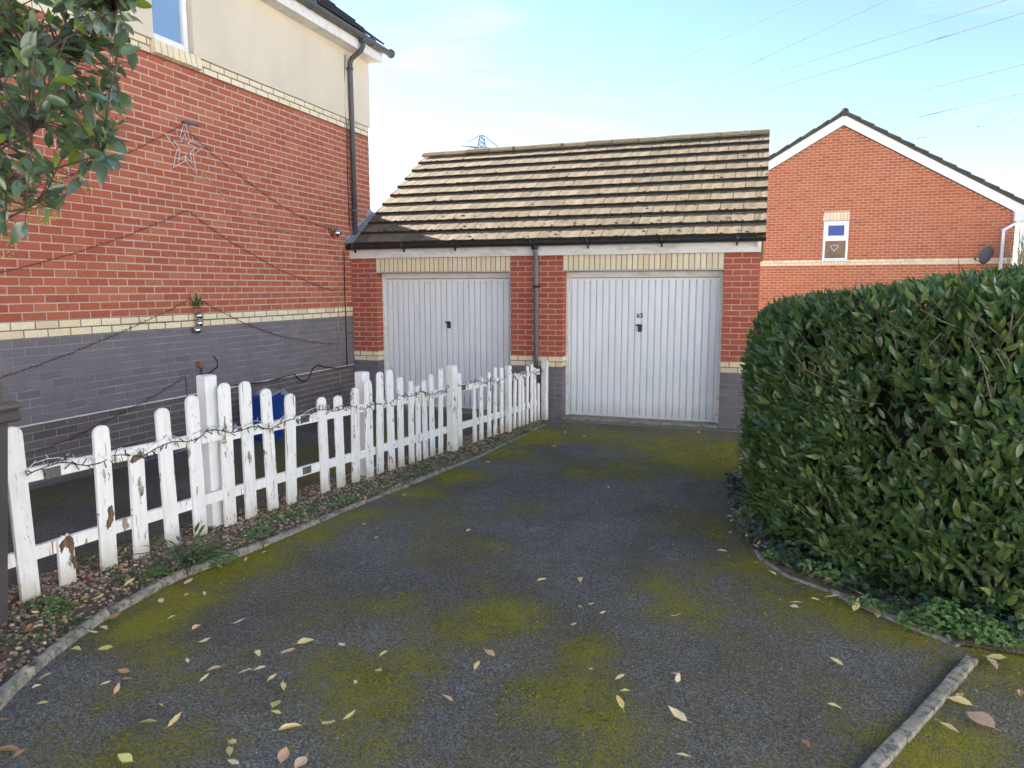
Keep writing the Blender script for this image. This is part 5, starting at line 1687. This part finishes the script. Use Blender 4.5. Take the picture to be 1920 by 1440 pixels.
for (u, v, dpt, z0) in ((215, 20, 2.6, 1.9), (225, 170, 2.7, 1.7), (190, 290, 2.5, 1.5), (70, 380, 2.6, 1.3), (120, 110, 2.9, 2.0), (60, 250, 2.4, 1.6), (-60, -200, 2.8, 2.4), (150, -250, 2.8, 2.5), (-200, 150, 3.1, 1.9), (-150, 380, 2.5, 1.3), (20, 20, 3.2, 2.2), (100, 200, 2.7, 1.8)):
    st = Vector((tb.x+.05, tb.y+.05, z0+.1)); e = ondep(u, v, dpt)
    pts = [st.lerp(e, t)+Vector((rr.uniform(-.04, .04), rr.uniform(-.04, .04), .10*math.sin(math.pi*t)+rr.uniform(-.03, .03))) for t in (0, .25, .5, .75, 1)]
    pts[0] = st; pts[-1] = e
    b.tube(pts, .011, 6, True, .003); limbs.append(pts)
lmb = b.build('limbs', M['bark'], tree)
tw = MB(); tl = []
nt_ = 0
while nt_ < 1200:
    u, v = rr.uniform(-450, 300), rr.uniform(-400, 480)
    if not inpoly(u, v): continue
    edge = not (inpoly(u+35, v) and inpoly(u, v+40))
    if u > 120 and v > 300 and rr.random() < .3: continue
    e = ondep(u, v, rr.uniform(2.25, 3.2))
    # nearest limb point
    best = min((p for L in limbs for p in L[1:]), key=lambda p: (p-e).length)
    if (best-e).length > .45: best = e.lerp(best, .40/(best-e).length)
    md = best.lerp(e, .5)+Vector((0, 0, rr.uniform(-.02, .04)))
    tw.tube([best, md, e], .0035, 4, True, .0018)
    dirv = (e-best).normalized() if (e-best).length > .01 else Vector((1, 0, 0))
    for k in range(rr.choice((3, 4, 5))):
        t = rr.uniform(.3, 1.05); p = best.lerp(e, min(1, t))
        ax_ = dirv*rr.uniform(.2, .9)+Vector((rr.uniform(-1, 1), rr.uniform(-1, 1), rr.uniform(-1.0, .5)))*.8
        nn = Vector((rr.uniform(-.7, .7), rr.uniform(-.7, .7), rr.uniform(.1, 1)))
        tl.append((p, ax_, nn, rr.uniform(.05, .086)))
    nt_ += 1
tw.build('twigs', M['bark'], tree, kind='stuff')
TLV = [leaf_verts(1.0, wd_, b_, f_, 4, .02, rr) for wd_, b_, f_ in ((.46, .15, .25), (.5, .3, .2), (.42, .05, .3), (.48, .4, .2))]
tm = []
for vs, fs in TLV:
    me = bpy.data.meshes.new('tree_leaf'); me.from_pydata(vs, [], fs); me.materials.append(M['tree_leaf']); me.polygons.foreach_set('use_smooth', [True]*len(fs)); tm.append(me)
rk = []
for i, (q, ax_, nn, L) in enumerate(tl):
    u, v, z_ = px(q)
    if -20 < u < 400 and -20 < v < 560: rk.append((-(L/z_), i))
rk.sort(); sel = set(i for a, i in rk[:300])
jm = MB()
for i, (q, ax_, nn, L) in enumerate(tl):
    F = frame(ax_, nn); k = rr.randrange(4)
    if i in sel: place('leaf', tm[k], tree, Matrix.Translation(q) @ F.to_4x4() @ Matrix.Scale(L, 4))
    else:
        vs, fs = TLV[k]; jm.add([q+F@(Vector(v)*L) for v in vs], fs, True)
jm.build('crown', M['tree_leaf'], tree, kind='stuff')
# sprays of yellow buds
bud = MB()
for (u, v) in ((95, 325), (110, 335), (75, 405), (90, 412), (25, 430), (10, 470), (160, 350), (30, 380), (60, 320), (15, 455)):
    c0 = ondep(u, v, 2.62)
    for _ in range(14):
        bud.ball(c0+Vector((rr.uniform(-.03, .03), rr.uniform(-.03, .03), rr.uniform(-.025, .025))), rr.uniform(.0025, .0045), 5, 4)
bud.build('buds', plain('yellow_buds', (.42, .36, .05), (.28, .30, .06), 40, .6), tree, kind='stuff')

# ------------------------------------------------------------------ fallen leaves
def crop(x0, y0, s, L): return [(x0+x/s, y0+y/s, c, ln) for x, y, c, ln in L]
CR, PY, PI, YG, TB, RD, DG = 'cream', 'pale yellow', 'pink', 'yellow green', 'tan brown', 'red', 'dark grey'
FL_ = crop(0, 1000, 3.273, [(1460, 560, CR, .06), (1200, 590, PI, .05), (1250, 675, CR, .05), (1150, 790, CR, .05), (1325, 840, PI, .06), (1515, 855, CR, .065), (1250, 905, CR, .045), (765, 860, TB, .05), (775, 907, TB, .04), (642, 935, CR, .04), (718, 978, PI, .045),
    (465, 722, YG, .05), (640, 720, YG, .06), (270, 895, PI, .05), (230, 950, CR, .035), (270, 1055, YG, .045), (1360, 1060, DG, .06), (925, 1170, YG, .06), (1065, 1172, PY, .06), (990, 1065, YG, .03), (1425, 1295, PY, .05), (1410, 1345, YG, .065), (60, 1350, TB, .10), (1425, 1420, CR, .05),
    (1145, 388, PI, .055), (1255, 375, CR, .04), (990, 425, PI, .05), (1055, 522, CR, .04), (575, 620, CR, .045), (635, 588, PI, .05), (680, 535, TB, .08), (825, 435, YG, .06), (530, 437, YG, .06), (600, 437, CR, .05), (675, 335, RD, .05), (790, 345, PY, .065), (865, 335, TB, .035), (770, 265, PY, .06), (1100, 245, TB, .07), (1150, 310, PI, .055),
    (1510, 165, CR, .05), (1350, 215, CR, .045), (185, 640, RD, .06), (250, 610, YG, .05), (390, 578, YG, .045), (780, 1400, YG, .06), (1390, 20, TB, .05), (20, 1160, TB, .05), (110, 1375, TB, .05), (480, 480, TB, .06), (1300, 135, RD, .04)])
FL_ += crop(480, 1000, 3.273, [(65, 85, YG, .05), (45, 125, CR, .04), (735, 38, CR, .04), (655, 190, TB, .04), (295, 678, PY, .075), (185, 742, PI, .065), (525, 695, CR, .05), (785, 745, PY, .055), (755, 860, PY, .06), (610, 927, CR, .03), (1430, 745, PI, .07), (1355, 830, PY, .055), (1180, 1028, PI, .055),
    (95, 900, PY, .055), (168, 945, PY, .06), (120, 1065, YG, .065), (130, 1112, YG, .04), (195, 1210, PY, .08), (440, 1188, PY, .08), (565, 1145, PY, .05), (640, 1275, DG, .035), (165, 1390, PI, .07), (280, 1420, PI, .07), (1165, 1335, DG, .035), (10, 745, CR, .05), (15, 845, CR, .05)])
FL_ += crop(960, 1000, 3.273, [(178, 296, PY, .06), (420, 292, PY, .06), (415, 457, CR, .025), (482, 443, PY, .03), (553, 498, CR, .03), (375, 570, CR, .03), (1000, 520, PY, .065), (485, 850, PY, .045), (667, 890, PI, .05), (1012, 880, PI, .045), (1015, 912, CR, .045), (700, 977, YG, .04), (665, 1055, PY, .08), (1030, 1140, CR, .085), (1040, 1375, PY, .055), (1295, 115, CR, .04), (1490, 190, TB, .04)])
FL_ += crop(1440, 1000, 3.273, [(425, 800, PY, .07), (400, 1070, PY, .05), (230, 1300, TB, .045), (165, 325, TB, .065), (160, 437, PI, .065), (165, 460, CR, .045), (285, 413, PY, .045), (380, 402, CR, .075), (540, 470, PY, .075), (660, 490, TB, .08), (665, 515, PY, .06), (1180, 1010, PY, .07), (1190, 1050, PY, .085), (1320, 1170, PI, .12), (1095, 1195, PY, .08),
    (1550, 990, PI, .05), (1370, 805, PI, .085), (1390, 775, PY, .07), (30, 255, CR, .06), (200, 270, RD, .045), (270, 280, TB, .05), (1420, 545, RD, .05), (1510, 680, TB, .06)])
FL_ += [(683, 985, CR, .04), (878, 997, CR, .04), (760, 930, CR, .05), (705, 1010, PY, .04), (1140, 915, CR, .05), (1355, 1035, CR, .06), (1383, 895, CR, .05), (1060, 812, CR, .05), (1095, 820, CR, .04), (1310, 812, CR, .06), (1110, 806, PY, .05), (1390, 862, CR, .06), (1370, 1000, CR, .05), (1040, 838, CR, .05), (915, 868, CR, .06), (735, 912, PY, .05)]
rr = random.Random(5)
FLV = []
for k in range(8):
    wd_, b_, f_ = rr.uniform(.34, .56), rr.uniform(-.45, .1), rr.uniform(.15, .8)
    vs, fs = leaf_verts(1.0, wd_, b_, f_, 5, .03, rr, 1.0)
    vs = [list(v) for v in vs]
    n0 = len(vs)
    vs += [[-.012, -.22, .03], [.012, -.22, .03], [.012, 0.03, .005], [-.012, .03, .005]]; fs = list(fs)+[(n0, n0+1, n0+2, n0+3)]
    mn = min(v[2] for v in vs); FLV.append(([(v[0], v[1]-.4, v[2]-mn) for v in vs], fs))
fmesh = {}; FLAB = {}
def where(u, v, P):
    kx = kl_at(P.y).x
    if u > 1640 and v > 1225 and P.x > 6.95: return 'beyond the pale kerb stub at lower right'
    if P.x < kx+.02: return 'in the gravel bed by the fence'
    if P.x < kx+.30: return 'on the drive against the fence side kerb'
    if v < 940: return 'on the mossy far drive near the garage'
    if u > 1380 and v < 1230: return 'on the drive edge below the hedge'
    if v > 1290: return 'on the nearest asphalt, ' + ('left of centre' if u < 640 else 'centre' if u < 1150 else 'right of centre')
    if v > 1130: return 'on mid foreground asphalt, ' + ('left' if u < 600 else 'centre' if u < 1150 else 'right')
    return 'on the middle of the drive'
for i, (u, v, c, ln) in enumerate(FL_):
    P = ong(u, v, .004)
    inbed = P.x < kl_at(P.y).x+.01
    k = rr.randrange(8)
    if (c, k) not in fmesh:
        me = bpy.data.meshes.new('fallen_leaf'); me.from_pydata(FLV[k][0], [], FLV[k][1]); me.materials.append(FALL[c]); me.polygons.foreach_set('use_smooth', [True]*len(FLV[k][1])); fmesh[(c, k)] = me
    P.z += .004 + (.032 if inbed else 0.004)
    s = ln*1.15
    Mx = Matrix.Translation(P) @ Matrix.Rotation(rr.uniform(0, 6.28), 4, 'Z') @ Matrix.Rotation(rr.uniform(-.15, .15), 4, 'X') @ Matrix.Rotation(rr.uniform(-.25, .25), 4, 'Y') @ Matrix.Scale(s, 4)
    size = 'large' if ln >= .075 else 'small' if ln <= .04 else 'curled' if k % 2 else 'pointed'
    fo = place('fallen_leaf', fmesh[(c, k)], None, Mx, cat='leaf', group='fallen leaves lying on the ground')
    FLAB.setdefault('%s %s fallen leaf %s' % (size, c, where(u, v, P)), []).append((u, fo))
ORD = ['second', 'third', 'fourth', 'fifth', 'sixth']
for lab, L in FLAB.items():
    L.sort(key=lambda t: t[0])
    for i, (u, o) in enumerate(L):
        pre = '' if len(L) == 1 else 'leftmost ' if i == 0 else 'rightmost ' if i == len(L)-1 else ORD[i-1]+' from left, '
        o['label'] = pre+lab
b = MB(); n_ = 0
rq = random.Random(77)
while n_ < 30000:
    x, y = rq.uniform(2.5, 8.2), rq.uniform(-9.0, -.15)
    if x < kl_at(y).x+.03: continue
    w_ = moss_at(x, y)+.75*(noise.fractal(Vector((x*7, y*7, 8)), 1.0, 2.0, 4))
    if w_ < .62 or rq.random() > (w_-.55)*2.2: n_ += .05; continue
    r = rq.uniform(.0018, .0050)
    b.ball((x, y, gz(y)+.001), r, 4, 3, (rq.uniform(.9, 1.8), rq.uniform(.9, 1.8), .6)); n_ += 1
b.build('moss', M['moss_green'], None, (0, 0, 0), label='small raised cushions of yellow green moss on the asphalt', cat='moss', kind='stuff')
# specks of grit on the asphalt
b = MB()
for _ in range(500):
    x, y = rr.uniform(2.6, 7.6), rr.uniform(-9, -1)
    if x < kl_at(y).x+.06: continue
    b.ball((x, y, gz(y)+.005), rr.uniform(.0015, .004), 5, 3, (1.3, 1, .6))
b.build('grit', plain('pale_grit', (.5, .48, .45), (.35, .33, .3), 40, .9), None, (0, 0, 0), label='pale specks of grit scattered over the asphalt', cat='grit', kind='stuff')
